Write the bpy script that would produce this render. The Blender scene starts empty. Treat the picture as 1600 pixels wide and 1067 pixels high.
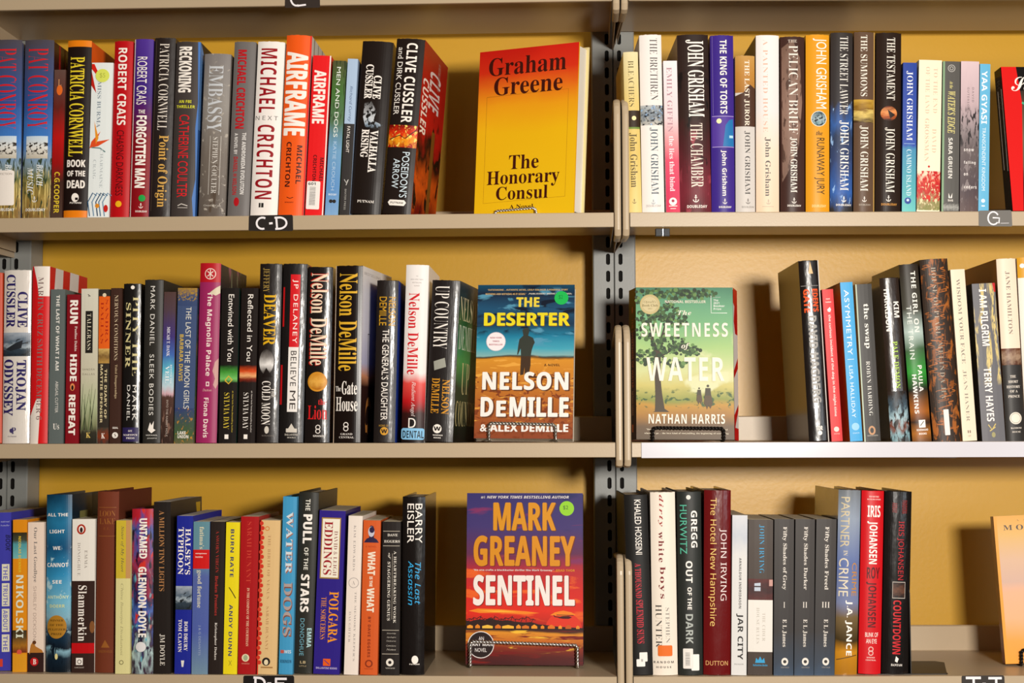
import bpy, bmesh, math, random
from mathutils import Vector, Matrix
random.seed(7)
SC = bpy.context.scene
COL = SC.collection

# ---------------------------------------------------------------- camera, light, exposure
CAM = (-146.34, -1982.5, 320.87)          # mm
PITCH, ROLL, FPX = .0591, -.0028, 2350.
_F = Vector((0, math.cos(PITCH), math.sin(PITCH)))
_R0 = Vector((1, 0, 0)); _U0 = _R0.cross(_F)
_c, _s = math.cos(ROLL), math.sin(ROLL)
CR = _R0*_c + _U0*_s; CU = _U0*_c - _R0*_s
cd = bpy.data.cameras.new('camera'); cam = bpy.data.objects.new('camera', cd); COL.objects.link(cam)
cd.sensor_width = 36; cd.lens = FPX*36/1600; cd.clip_start = .05; cd.clip_end = 50
cam.matrix_world = Matrix.Translation(Vector(CAM)*.001) @ Matrix((CR, CU, -_F)).transposed().to_4x4()
SC.camera = cam
SC.view_settings.view_transform = 'Standard'; SC.view_settings.look = 'None'
SC.view_settings.gamma = 1; SC.view_settings.use_curve_mapping = False
SC.view_settings.exposure = 0.0

wd = bpy.data.worlds.new('world'); SC.world = wd; wd.use_nodes = True
wd.node_tree.nodes['Background'].inputs[0].default_value = (1.0, .90, .78, 1)
wd.node_tree.nodes['Background'].inputs[1].default_value = .06

def area(name, loc, target, sx, sy, power, col):
    l = bpy.data.lights.new(name, 'AREA'); l.shape = 'RECTANGLE'; l.size = sx; l.size_y = sy
    l.energy = power; l.color = col
    o = bpy.data.objects.new(name, l); COL.objects.link(o); o.location = loc
    o.rotation_euler = (Vector(target)-Vector(loc)).to_track_quat('-Z', 'Y').to_euler()
    return o
area('window_light', (.50, -2.2, .52), (.0, 0, .35), .30, .20, 55, (1.0, .94, .86))
area('side_window_light', (1.75, -2.1, .36), (.5, 0, .4), .9, .55, 7, (.86, .93, 1.0))
area('ceiling_light', (-.3, -.75, 2.25), (-.2, .1, .6), 2.2, .3, 9, (1.0, .92, .80))

# ---------------------------------------------------------------- materials
def lin(h):
    h = h.lstrip('#'); o = []
    for i in (0, 2, 4):
        c = int(h[i:i+2], 16)/255
        o.append((c/12.92 if c <= .04045 else ((c+.055)/1.055)**2.4)**1.08)
    return (*o, 1)
_M = {}
def mat(hexc, rough=.45, kind=''):
    """plain printed / painted surface; kind: 'mylar' crinkled clear wrap, 'gloss', 'metal', 'paint', 'paper'"""
    k = (hexc, rough, kind)
    if k in _M: return _M[k]
    m = bpy.data.materials.new('%s_%s' % (kind or 'print', hexc.strip('#'))); m.use_nodes = True
    nt = m.node_tree; b = nt.nodes['Principled BSDF']
    b.inputs['Base Color'].default_value = lin(hexc); b.inputs['Roughness'].default_value = rough
    b.inputs['Specular IOR Level'].default_value = .22 if kind in ('', 'cover', 'cloth') else .4
    tc = nt.nodes.new('ShaderNodeTexCoord')
    if kind in ('cover', 'mylar', 'paint', 'wall', 'paper'):
        n = nt.nodes.new('ShaderNodeTexNoise'); mp = nt.nodes.new('ShaderNodeMapping')
        nt.links.new(tc.outputs['Object'], mp.inputs[0]); nt.links.new(mp.outputs[0], n.inputs['Vector'])
        bp = nt.nodes.new('ShaderNodeBump'); nt.links.new(n.outputs['Fac'], bp.inputs['Height'])
        nt.links.new(bp.outputs[0], b.inputs['Normal'])
        if kind == 'cover':
            n.inputs['Scale'].default_value = 14; bp.inputs['Strength'].default_value = .12; bp.inputs['Distance'].default_value = .004
        elif kind == 'mylar':
            mp.inputs['Scale'].default_value = (3, 1, 1)
            n.inputs['Scale'].default_value = 28; n.inputs['Detail'].default_value = 3
            bp.inputs['Strength'].default_value = .17; bp.inputs['Distance'].default_value = .004
            b.inputs['Coat Weight'].default_value = .35; b.inputs['Coat Roughness'].default_value = .14
            nt.links.new(bp.outputs[0], b.inputs['Coat Normal'])
        elif kind == 'paint':
            n.inputs['Scale'].default_value = 400; bp.inputs['Strength'].default_value = .06; bp.inputs['Distance'].default_value = .001
        elif kind == 'wall':
            n.inputs['Scale'].default_value = 160; n.inputs['Detail'].default_value = 5
            bp.inputs['Strength'].default_value = .07; bp.inputs['Distance'].default_value = .002
        elif kind == 'paper':
            mp.inputs['Scale'].default_value = (1500, 4, 4)
            n.inputs['Scale'].default_value = 1; bp.inputs['Strength'].default_value = .5; bp.inputs['Distance'].default_value = .0006
            r = nt.nodes.new('ShaderNodeValToRGB'); nt.links.new(n.outputs['Fac'], r.inputs[0])
            c = lin(hexc); r.color_ramp.elements[0].color = (c[0]*.72, c[1]*.68, c[2]*.6, 1); r.color_ramp.elements[1].color = c
            r.color_ramp.elements[0].position = .3; r.color_ramp.elements[1].position = .6
            nt.links.new(r.outputs[0], b.inputs['Base Color'])
    if kind == 'metal':
        b.inputs['Metallic'].default_value = 1
    _M[k] = m
    return m

def art(name, stops, amp=0., sc=(4, 4), spots=(), rough=.4, stripes=None):
    """printed picture: colour ramp down the patch (UV v, 0 = top) broken up by noise, plus blotches.
    spots: (hex, (sx, sy), threshold, vmin, vmax)"""
    k = 'art_'+name
    if k in _M: return _M[k]
    m = bpy.data.materials.new(k); m.use_nodes = True; nt = m.node_tree; N = nt.nodes; L = nt.links
    b = N['Principled BSDF']; b.inputs['Roughness'].default_value = rough; b.inputs['Specular IOR Level'].default_value = .22
    tc = N.new('ShaderNodeUVMap'); sx = N.new('ShaderNodeSeparateXYZ'); L.new(tc.outputs[0], sx.inputs[0])
    mp = N.new('ShaderNodeMapping'); L.new(tc.outputs[0], mp.inputs[0]); mp.inputs['Scale'].default_value = (sc[0], sc[1], 1)
    n = N.new('ShaderNodeTexNoise'); n.inputs['Scale'].default_value = 1; n.inputs['Detail'].default_value = 6
    L.new(mp.outputs[0], n.inputs['Vector'])
    s = N.new('ShaderNodeMath'); s.operation = 'SUBTRACT'; L.new(n.outputs['Fac'], s.inputs[0]); s.inputs[1].default_value = .5
    mu = N.new('ShaderNodeMath'); mu.operation = 'MULTIPLY_ADD'; L.new(s.outputs[0], mu.inputs[0]); mu.inputs[1].default_value = amp
    L.new(sx.outputs['Y'], mu.inputs[2])
    r = N.new('ShaderNodeValToRGB'); L.new(mu.outputs[0], r.inputs[0]); e = r.color_ramp.elements
    while len(e) < len(stops): e.new(.5)
    for i, (p, h) in enumerate(stops): e[i].position = p; e[i].color = lin(h)
    out = r.outputs[0]
    for i, (h, ss, th, v0, v1) in enumerate(spots):
        mp2 = N.new('ShaderNodeMapping'); L.new(tc.outputs[0], mp2.inputs[0]); mp2.inputs['Scale'].default_value = (ss[0], ss[1], 1)
        mp2.inputs['Location'].default_value = (i*3.7, i*1.3, i)
        n2 = N.new('ShaderNodeTexNoise'); n2.inputs['Scale'].default_value = 1; n2.inputs['Detail'].default_value = 5; n2.inputs['Distortion'].default_value = .6
        L.new(mp2.outputs[0], n2.inputs['Vector'])
        g = N.new('ShaderNodeMapRange'); L.new(n2.outputs['Fac'], g.inputs[0])
        g.inputs[1].default_value = th-.03; g.inputs[2].default_value = th+.03
        a1 = N.new('ShaderNodeMapRange'); L.new(sx.outputs['Y'], a1.inputs[0]); a1.inputs[1].default_value = v0-.04; a1.inputs[2].default_value = v0
        a2 = N.new('ShaderNodeMapRange'); L.new(sx.outputs['Y'], a2.inputs[0]); a2.inputs[1].default_value = v1; a2.inputs[2].default_value = v1+.04
        a2.inputs[3].default_value = 1; a2.inputs[4].default_value = 0
        m1 = N.new('ShaderNodeMath'); m1.operation = 'MULTIPLY'; L.new(g.outputs[0], m1.inputs[0]); L.new(a1.outputs[0], m1.inputs[1])
        m2 = N.new('ShaderNodeMath'); m2.operation = 'MULTIPLY'; L.new(m1.outputs[0], m2.inputs[0]); L.new(a2.outputs[0], m2.inputs[1])
        mx = N.new('ShaderNodeMix'); mx.data_type = 'RGBA'; L.new(m2.outputs[0], mx.inputs[0]); L.new(out, mx.inputs[6]); mx.inputs[7].default_value = lin(h)
        out = mx.outputs[2]
    L.new(out, b.inputs['Base Color'])
    _M[k] = m
    return m

# ---------------------------------------------------------------- object helpers
def tag(o, label=None, cat=None, group=None, kind=None):
    if label: o['label'] = label
    if cat: o['category'] = cat
    if group: o['group'] = group
    if kind: o['kind'] = kind
    return o
def empty(name, loc, rot=None):
    o = bpy.data.objects.new(name, None); COL.objects.link(o); o.empty_display_size = .02
    o.matrix_world = Matrix.Translation(loc) @ (rot or Matrix.Identity(4))
    return o

class MB:
    """collects geometry (mm) with materials and UVs, then links it as ONE mesh object"""
    def __init__(s): s.v = []; s.f = []; s.m = []; s.uv = []; s.mats = []
    def mi(s, m):
        if m not in s.mats: s.mats.append(m)
        return s.mats.index(m)
    def add(s, vs, fs, m, uvs=None):
        o = len(s.v); s.v += [tuple(v) for v in vs]; i = s.mi(m)
        for f in fs:
            s.f.append([o+k for k in f]); s.m.append(i)
            s.uv += [(uvs[k] if uvs else (0, 0)) for k in f]
    def box(s, x0, x1, y0, y1, z0, z1, m):
        vs = [(x, y, z) for z in (z0, z1) for y in (y0, y1) for x in (x0, x1)]
        s.add(vs, [(0, 2, 3, 1), (4, 5, 7, 6), (0, 1, 5, 4), (2, 6, 7, 3), (0, 4, 6, 2), (1, 3, 7, 5)], m)
    def tube(s, pts, r, m, n=6, closed=False):
        pts = [Vector(p) for p in pts]; vs = []; fs = []; up = None
        for i, p in enumerate(pts):
            d = (pts[min(i+1, len(pts)-1)]-pts[max(i-1, 0)]).normalized()
            if up is None: up = d.orthogonal().normalized()
            up = (up - d*up.dot(d)); up = up.normalized() if up.length > 1e-6 else d.orthogonal().normalized()
            q = d.cross(up)
            for k in range(n):
                a = 2*math.pi*k/n; vs.append(p+(up*math.cos(a)+q*math.sin(a))*r)
        for i in range(len(pts)-1):
            for k in range(n):
                a, b = i*n+k, i*n+(k+1) % n; fs.append((a, b, b+n, a+n))
        fs.append(tuple(range(n))[::-1]); fs.append(tuple(range(len(vs)-n, len(vs))))
        s.add(vs, fs, m)
    def build(s, name, parent=None, mw=None, bevel=0, smooth=False):
        me = bpy.data.meshes.new(name)
        me.from_pydata([(a*.001, b*.001, c*.001) for a, b, c in s.v], [], s.f)
        for m in s.mats: me.materials.append(m)
        me.polygons.foreach_set('material_index', s.m)
        ul = me.uv_layers.new(name='UVMap'); ul.data.foreach_set('uv', [c for t in s.uv for c in t])
        if smooth: me.polygons.foreach_set('use_smooth', [True]*len(me.polygons))
        me.update()
        o = bpy.data.objects.new(name, me); COL.objects.link(o)
        if mw is not None: o.matrix_world = mw
        if parent: o.parent = parent
        if bevel:
            b = o.modifiers.new('bevel', 'BEVEL'); b.width = bevel*.001; b.segments = 3; b.limit_method = 'ANGLE'; b.angle_limit = math.radians(40)
        return o

# ---------------------------------------------------------------- lettering
_tc = bpy.data.curves.new('lettering', 'FONT'); _to = bpy.data.objects.new('lettering', _tc)
_ts = bpy.data.scenes.new('type_setting'); _ts.collection.objects.link(_to)   # scratch scene, removed at the end
FONTS = {'R': (0x1D400, 0x1D41A, 0x1D7CE, 0), 'L': (0x1D400, 0x1D41A, 0x1D7CE, -.016), 'I': (0x1D434, 0x1D44E, None, 0),
         'J': (0x1D468, 0x1D482, 0x1D7CE, 0), 'C': (0x1D4D0, 0x1D4EA, None, 0), 'S': (None, None, None, 0), 'B': (0x1D5D4, 0x1D5EE, 0x1D7EC, 0),
         'H': (0x1D5D4, 0x1D5EE, 0x1D7EC, .024), 'K': (0x1D63C, 0x1D656, None, 0), 'N': (0x1D608, 0x1D622, None, .0), 'M': (0x1D670, 0x1D68A, 0x1D7F6, 0),
         'T': (0x1D5A0, 0x1D5BA, None, 0), 'F': (0x1D56C, 0x1D586, None, 0), 'X': (0x1D400, 0x1D41A, 0x1D7CE, .016)}
def conv(t, f):
    U, l, d, off = FONTS[f]; o = ''
    for ch in t:
        if U and 'A' <= ch <= 'Z': o += chr(U+ord(ch)-65)
        elif l and 'a' <= ch <= 'z': o += 'ℎ' if (f == 'I' and ch == 'h') else chr(l+ord(ch)-97)
        elif d and '0' <= ch <= '9': o += chr(d+ord(ch)-48)
        else: o += ch
    return o, off
_TX = {}
def glyphs(text, font, space=1.0):
    """text as a flat triangle mesh normalised to the unit box: verts, faces"""
    k = (text, font, space)
    if k in _TX: return _TX[k]
    body, off = conv(text, font); _tc.body = body; _tc.offset = 0 if off >= 0 else (0 if any(c.islower() for c in text) else -.008 if 'M' in text else off); _tc.space_character = space; _tc.resolution_u = 3
    _tc.space_line = .95; _tc.align_x = 'CENTER' if '\n' in text else 'LEFT'
    with bpy.context.temp_override(scene=_ts, view_layer=_ts.view_layers[0]):
        dg = bpy.context.evaluated_depsgraph_get(); dg.update()
        me = bpy.data.meshes.new_from_object(_to.evaluated_get(dg))
    vs = [(v.co.x, v.co.y) for v in me.vertices]; fs = [tuple(p.vertices) for p in me.polygons]
    bpy.data.meshes.remove(me)
    if not vs: return []
    if off > 0:      # heavier cut of the letter: the same outline printed again slightly shifted, like a bold overprint
        shifts = ((-off, 0), (off, 0), (0, off*.55), (0, -off*.55))
    else: shifts = ((0, 0),)
    e = max(0, off); x0, x1 = min(v[0] for v in vs)-e, max(v[0] for v in vs)+e; y0, y1 = min(v[1] for v in vs)-e*.55, max(v[1] for v in vs)+e*.55
    _TX[k] = [([((x+dx-x0)/(x1-x0), (y+dy-y0)/(y1-y0)) for x, y in vs], fs) for dx, dy in shifts]
    return _TX[k]

def cut(vs, fs, xs):
    """split a flat mesh along x = const lines so that it follows a curved surface"""
    bm = bmesh.new(); bv = [bm.verts.new((x, y, 0)) for x, y in vs]
    for f in fs:
        try: bm.faces.new([bv[i] for i in f])
        except ValueError: pass
    for x in xs:
        bmesh.ops.bisect_plane(bm, geom=bm.verts[:]+bm.edges[:]+bm.faces[:], plane_co=(x, 0, 0), plane_no=(1, 0, 0), dist=1e-6)
    bm.verts.index_update()
    v2 = [(v.co.x, v.co.y) for v in bm.verts]; f2 = [tuple(v.index for v in f.verts) for f in bm.faces]; bm.free()
    return v2, f2

def ribbon(pts, w):
    vs = []; fs = []
    for i, (x, y) in enumerate(pts):
        a = pts[max(i-1, 0)]; b = pts[min(i+1, len(pts)-1)]; dx, dy = b[0]-a[0], b[1]-a[1]; l = math.hypot(dx, dy) or 1
        ww = w if not isinstance(w, (tuple, list)) else w[0]+(w[1]-w[0])*i/(len(pts)-1)
        vs += [(x-dy/l*ww/2, y+dx/l*ww/2), (x+dy/l*ww/2, y-dx/l*ww/2)]
    for i in range(len(pts)-1): fs.append((2*i, 2*i+1, 2*i+3, 2*i+2))
    return vs, fs

class Face:
    """a printable face W x H mm; (x, y) mm from its top left corner; fn(x, y, lift) -> local xyz"""
    def __init__(s, mb, W, H, fn, segs=None): s.mb, s.W, s.H, s.fn, s.segs, s.k = mb, W, H, fn, segs, 0; s.step = 1
    def put(s, vs, fs, m, uvb=None):
        if not vs: return
        if s.segs:
            x0 = min(v[0] for v in vs); x1 = max(v[0] for v in vs)
            xs = [x for x in s.segs if x0+.01 < x < x1-.01]
            if xs: vs, fs = cut(vs, fs, xs)
        s.k += s.step; lift = .06+.022*s.k
        uvs = None
        if uvb: uvs = [((x-uvb[0])/(uvb[1]-uvb[0]), (y-uvb[2])/(uvb[3]-uvb[2])) for x, y in vs]
        s.mb.add([s.fn(x, y, lift) for x, y in vs], fs, m, uvs)
    # fractions of the face
    def rect(s, t0, t1, s0, s1, m):
        x0, x1, y0, y1 = s0*s.W, s1*s.W, t0*s.H, t1*s.H
        s.put([(x0, y0), (x1, y0), (x1, y1), (x0, y1)], [(0, 3, 2, 1)], m, (x0, x1, y0, y1))
    def poly(s, pts, m):
        vs = [(a*s.W, b*s.H) for a, b in pts]; x = [v[0] for v in vs]; y = [v[1] for v in vs]
        s.put(vs, [tuple(range(len(vs)))], m, (min(x), max(x), min(y), max(y)))
    def disc(s, tc, sc, r, m, ry=None, n=28):
        cx, cy = sc*s.W, tc*s.H; ry = ry or r
        vs = [(cx, cy)]+[(cx+r*math.cos(2*math.pi*i/n), cy+ry*math.sin(2*math.pi*i/n)) for i in range(n)]
        s.put(vs, [(0, 1+i, 1+(i+1) % n) for i in range(n)], m, (cx-r, cx+r, cy-ry, cy+ry))
    def ring(s, tc, sc, r, w, m, n=28):
        cx, cy = sc*s.W, tc*s.H; vs = []
        for q in (r-w, r): vs += [(cx+q*math.cos(2*math.pi*i/n), cy+q*math.sin(2*math.pi*i/n)) for i in range(n)]
        s.put(vs, [(i, (i+1) % n, n+(i+1) % n, n+i) for i in range(n)], m)
    def line(s, pts, w, m):
        vs, fs = ribbon([(a*s.W, b*s.H) for a, b in pts], w); s.put(vs, fs, m)
    def text(s, t, t0, t1, s0, s1, m, font='S', down=True, space=1.0):
        x0, x1, y0, y1 = s0*s.W, s1*s.W, t0*s.H, t1*s.H
        for vs, fs in glyphs(t, font, space):
            if down: vs = [(x0+v*(x1-x0), y0+u*(y1-y0)) for u, v in vs]
            else: vs = [(x0+u*(x1-x0), y1-v*(y1-y0)) for u, v in vs]
            s.put(vs, fs, m)

# ---------------------------------------------------------------- bays
BEND = .0459
BAYM = {'R': Matrix.Identity(4), 'L': Matrix.Rotation(-BEND, 4, 'Z')}
def ray(px, py, bay, y):
    """where the sight line through a pixel meets the plane at depth y of a bay (bay coordinates, mm)"""
    d = _F*FPX + CR*(px-800) - CU*(py-533.5)
    o = Vector(CAM); inv = BAYM[bay].inverted()
    o2 = inv @ o; d2 = inv.to_3x3() @ d
    return o2 + d2*((y-o2.y)/d2.y)
SHELF_Z = {0: 914.4, 1: 609.6, 2: 304.8, 3: 0.}
STEEL = mat('#bda98d', .36, 'paint'); STEELD = mat('#8f908c', .38, 'paint'); HOLE = mat('#17130f', .8)
WALLM = mat('#d0a236', .36, 'wall')

# setting
mb = MB(); d = 287
a = BAYM['L'] @ Vector((-2600, d, 0)); k = BAYM['L'] @ Vector((-d*math.tan(BEND/2)*0, d, 0))
mb.add([(a.x, a.y, -800), (3.3, d, -800), (3.3, d, 1700), (a.x, a.y, 1700)], [(0, 1, 2, 3)], WALLM)
mb.add([(3.3, d, -800), (2600, d, -800), (2600, d, 1700), (3.3, d, 1700)], [(0, 1, 2, 3)], WALLM)
tag(mb.build('wall_back'), kind='structure')
mb = MB(); mb.add([(-3000, -4200, -800), (3000, -4200, -800), (3000, 500, -800), (-3000, 500, -800)], [(0, 1, 2, 3)], mat('#8a7a66', .6, 'paint'))
tag(mb.build('floor'), kind='structure')

# uprights
def upright(X, mw, label):
    mb = MB(); hw = 31.5; y0 = 233; ya = 235.5
    # front face built from strips and slot rows
    zs = []; z = -760
    while z < 1500: zs.append(z); z += 25.4
    for sgn in (-1, 1):
        xa, xb, xc, xd = 1.2, 6.2, 12.2, hw-1.5   # seam, slot edges, outer bend
        def P(x, y=y0): return (X+sgn*x, y)
        def wall(xp, xq, z0, z1, yp=y0, yq=y0, m=STEELD):
            mb.add([(X+sgn*xp, yp, z0), (X+sgn*xq, yq, z0), (X+sgn*xq, yq, z1), (X+sgn*xp, yp, z1)], [(0, 1, 2, 3)], m)
        wall(xa, xb, -800, 1640); wall(xc, xd, -800, 1640)
        wall(xa, 0, -800, 1640, y0, y0+4)
        wall(xd, hw, -800, 1640, y0, y0+1.5); wall(hw, hw, -800, 1640, y0+1.5, y0+50)
        prev = -800
        for z in zs:
            z0, z1 = z+4.5, z+21
            wall(xb, xc, prev, z0); prev = z1
            # rounded slot ends
            for (zz, s2) in ((z0, 1), (z1, -1)):
                for (e0, e1) in ((xb, xb+1.6), (xc, xc-1.6)):
                    mb.add([(X+sgn*e0, y0, zz), (X+sgn*e1, y0, zz), (X+sgn*e0, y0, zz+s2*2)], [(0, 1, 2)], STEELD)
        wall(xb, xc, prev, 1640)
        wall(xb-2, xc+2, -800, 1640, y0+6, y0+6, HOLE)  # near-black sheet behind the slots, painted shade of the hollow upright
    mb.box(X-hw, X+hw, y0+48, y0+50, -800, 1640, STEELD)
    mb.box(X-hw, X+hw, y0, y0+50, -801, -800, STEELD)
    o = mb.build('shelving_upright', mw=mw)
    return tag(o, label, 'shelf upright', 'shelving uprights')
upright(0, Matrix.Rotation(-BEND/2, 4, 'Z'), 'grey slotted steel upright in the middle, where the two bays of shelves meet')
upright(-914.4, BAYM['L'], 'grey slotted steel upright at the left end of the shelves')
upright(914.4, BAYM['R'], 'grey slotted steel upright at the right end of the shelves')

def bracket(sx, parent, mw):
    """end bracket of one shelf, local x = 0 on its plate centre line"""
    z0, z1, yb = -31, 154, 232
    prof = [(2, z0+6), (2, z1-22)]
    for i in range(7):
        a = math.pi-math.pi/2*i/6; prof.append((26+24*math.cos(a), z1-24+24*math.sin(a)))
    prof += [(yb, z1-14), (yb, z0+4), (60, z0+1), (14, z0)]
    mb = MB(); n = len(prof)
    vs = [(-.6, y, z) for y, z in prof]+[(.6, y, z) for y, z in prof]
    mb.add(vs, [tuple(range(n)), tuple(range(2*n-1, n-1, -1))]+[(i, (i+1) % n, n+(i+1) % n, n+i) for i in range(n)], STEEL)
    # rolled rim along front, top and underside
    path = [(60, z0+1), (14, z0), (5, z0+2), (2, z0+8), (2, z1-22)]+prof[2:9]+[(120, z1-6), (yb-4, z1-14)]
    cs = [(-4.6, 0), (-3.9, -1.6), (-2.2, -2.4), (0, -2.7), (2.2, -2.4), (3.9, -1.6), (4.6, 0), (4.2, 3.5), (-4.2, 3.5)]
    vs = []; fs = []; m = len(cs)
    for i, (y, z) in enumerate(path):
        a = path[max(i-1, 0)]; b = path[min(i+1, len(path)-1)]; dy, dz = b[0]-a[0], b[1]-a[1]; l = math.hypot(dy, dz)
        ny, nz = -dz/l, dy/l     # outward normal on the left of travel
        for cx, h in cs: vs.append((cx, y-ny*h, z-nz*h))
    for i in range(len(path)-1):
        for k in range(m): fs.append((i*m+k, i*m+(k+1) % m, (i+1)*m+(k+1) % m, (i+1)*m+k))
    fs += [tuple(range(m)), tuple(range(len(vs)-m, len(vs)))[::-1]]
    mb.add(vs, fs, STEEL)
    # hooks into the upright slots
    for zz in (z0+6, 40, 95):
        mb.add([(-.7, yb-4, zz), (.7, yb-4, zz), (.7, yb+5, zz), (-.7, yb+5, zz), (-.7, yb-4, zz+12), (.7, yb-4, zz+12), (.7, yb+5, zz+12), (-.7, yb+5, zz+12)],
               [(0, 1, 2, 3), (4, 5, 6, 7), (0, 1, 5, 4), (1, 2, 6, 5), (2, 3, 7, 6), (3, 0, 4, 7)], STEEL)
    o = mb.build('end_bracket'); o.parent = parent; o.location = (sx*.001, 0, 0)
    return o

def shelf(bay, lvl, label):
    z = SHELF_Z[lvl]; x0, x1 = (-903.4, -11) if bay == 'L' else (11, 903.4)
    root = empty('steel_shelf', (0, 0, 0)); root.matrix_world = BAYM[bay] @ Matrix.Translation((0, 0, z*.001))
    tag(root, label, 'shelf', 'steel shelves of the book rack')
    mb = MB(); t = 1.2; lip = 19.5
    # one bent sheet: front lip, top plate, raised back lip (cross section extruded in x)
    cs = [(5, -lip+1), (5, -lip), (0.6, -lip), (0, -lip+.6), (0, -1.3), (.4, -.4), (1.3, 0), (222, 0), (224, 1), (224, 35), (226, 36.5), (231, 36.5),
          (231, 35.3), (226.8, 35.3), (225.4, 34), (225.4, -1.2), (t, -1.2), (t, -lip+1)]
    n = len(cs); vs = [(x, y, zz) for x in (x0, x1) for y, zz in cs]
    fs = [(i, (i+1) % n, n+(i+1) % n, n+i) for i in range(n)]
    mb.add(vs, fs, STEEL)
    for x in (x0, x1-.8): mb.box(x, x+.8, 1.2, 224, -lip, -1.2, STEEL)
    mb.build('shelf_board', root)
    bracket(-5.6 if bay == 'L' else 5.6, root, None)
    bracket((-914.4+5.6) if bay == 'L' else (914.4-5.6), root, None)
    return root
words = {0: 'topmost', 1: 'second', 2: 'third', 3: 'lowest'}
SH = {}
below = {('L', 0): 'beige steel shelf cut by the top edge of the photo, left bay', ('R', 0): 'beige steel shelf cut by the top edge of the photo, right bay',
         ('L', 1): 'beige steel shelf with the C-D tape label, left bay', ('R', 1): 'beige steel shelf with the taped letter G, right bay',
         ('L', 2): 'beige steel shelf without any tape label, middle of the left bay', ('R', 2): 'beige steel shelf with a pale plastic strip and the letter H, right bay',
         ('L', 3): 'beige steel shelf under the SENTINEL book, along the bottom of the left bay', ('R', 3): 'beige steel shelf along the bottom of the right bay, with a metal bookend'}
for b in 'LR':
    for l in range(4): SH[b, l] = shelf(b, l, below[b, l])

# tape labels on the shelf lips (parts of their shelves)
def tape(bay, lvl, px0, px1, outline_col, strokes, ztop=-1, zbot=-20, lab=None, fold=0, text=None):
    x0 = ray(px0, 0, bay, -1).x; x1 = ray(px1, 0, bay, -1).x
    mb = MB(); m = mat(outline_col, .5); W, H = x1-x0, ztop-zbot
    pts = [(x0+1.5, ztop), (x1-2, ztop+.4), (x1-.5, ztop-1.5), (x1, zbot+1), (x1-1.5, zbot), (x0+1, zbot+.5), (x0, zbot+2), (x0+.3, ztop-1.5)]
    n = len(pts); vs = [(x, -.45, z) for x, z in pts]+[(x, -.05, z) for x, z in pts]
    mb.add(vs, [tuple(range(n))[::-1]]+[(i, (i+1) % n, n+(i+1) % n, n+i) for i in range(n)], m)
    if fold:
        mb.add([(x0+1.5, -.45, ztop), (x1-2, -.45, ztop), (x1-2, fold, .25), (x0+1.5, fold, .25)], [(0, 1, 2, 3)], m)
    f = Face(mb, W, H, lambda x, y, l: (x0+x, -.45-l, ztop-y))
    for st, w in strokes: f.line(st, w, mat('#f4eef0', .6))
    if text:
        for tx, a0, a1, b0, b1, fo in text: f.text(tx, a0, a1, b0, b1, mat('#f4eef0', .6), fo, down=False)
    o = mb.build('tape_label', SH[bay, lvl]); tag(o, lab)
    return o
def arc(cx, cy, rx, ry, a0, a1, n=12):
    return [(cx+rx*math.cos(math.radians(a0+(a1-a0)*i/n)), cy+ry*math.sin(math.radians(a0+(a1-a0)*i/n))) for i in range(n+1)]
tape('L', 1, 391, 460, '#2c2522', [(arc(.31, .5, .13, .36, -60, -290), 2.6), ([(.46, .52), (.54, .5)], 2.8), ([(.62, .15), (.64, .85)], 2.6), ([(.58, .16)]+arc(.68, .5, .17, .36, -80, 80)+[(.6, .87)], 2.6)],
     ztop=.3, zbot=-21, lab='black tape with the chalked letters C-D')
tape('L', 0, 445, 500, '#3a302a', [(arc(.33, .3, .17, .55, -100, -290), 2.4), ([(.36, .86), (.6, .8)], 2.4)], zbot=-23, lab='black tape with a chalked letter C')
tape('R', 1, 1522, 1574, '#77736e', [(arc(.44, .48, .16, .4, -30, -320), 1.9), ([(.42, .45), (.62, .47), (.6, .8)], 1.8), ([(.65, .8), (.9, .79)], .5)], ztop=.8, zbot=-20.5, lab='grey worn tape with the chalked letter G')
tape('R', 2, 1431, 1481, '#59534f', [([(.36, .12), (.30, .9)], 3.2), ([(.69, .12), (.62, .9)], 3.2), ([(.32, .53), (.66, .5)], 2.2)], ztop=-1.5, zbot=-21.5, lab='dark tape with the chalked letter H')
tape('L', 3, 388, 466, '#1d1715', [([(.24, .12), (.24, .85)], 3), ([(.2, .12), (.3, .14)]+arc(.3, .48, .12, .34, -80, 80)+[(.2, .84)], 3), ([(.47, .5), (.55, .5)], 2.5), ([(.64, .17), (.64, .85)], 3), ([(.62, .2), (.85, .2)], 3), ([(.64, .5), (.8, .5)], 2.6), ([(.64, .83), (.85, .83)], 2.6)],
     ztop=-.6, zbot=-20.5, lab='black tape with chalked letters, half below the frame')
tape('R', 3, 1481, 1547, '#3d3733', [([(.1, .13), (.45, .13)], 3.4), ([(.28, .13), (.28, .85)], 3), ([(.12, .85), (.42, .85)], 3), ([(.48, .5), (.56, .5)], 2.5), ([(.62, .15), (.93, .15)], 3.2), ([(.8, .15), (.8, .75)]+arc(.72, .72, .08, .16, 0, 150, 6), 3)],
     ztop=.2, zbot=-20.5, lab='dark tape with chalked letters, half below the frame')
# pale plastic strip on the H shelf lip
mb = MB(); xs = ray(1002, 700, 'R', 0).x
mb.box(xs, 902, -1.6, -.1, -20.6, -.3, mat('#d9d6dc', .16, 'gloss'))
tag(mb.build('label_strip', SH['R', 2], bevel=.5), 'pale glossy plastic strip along the shelf edge')
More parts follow.
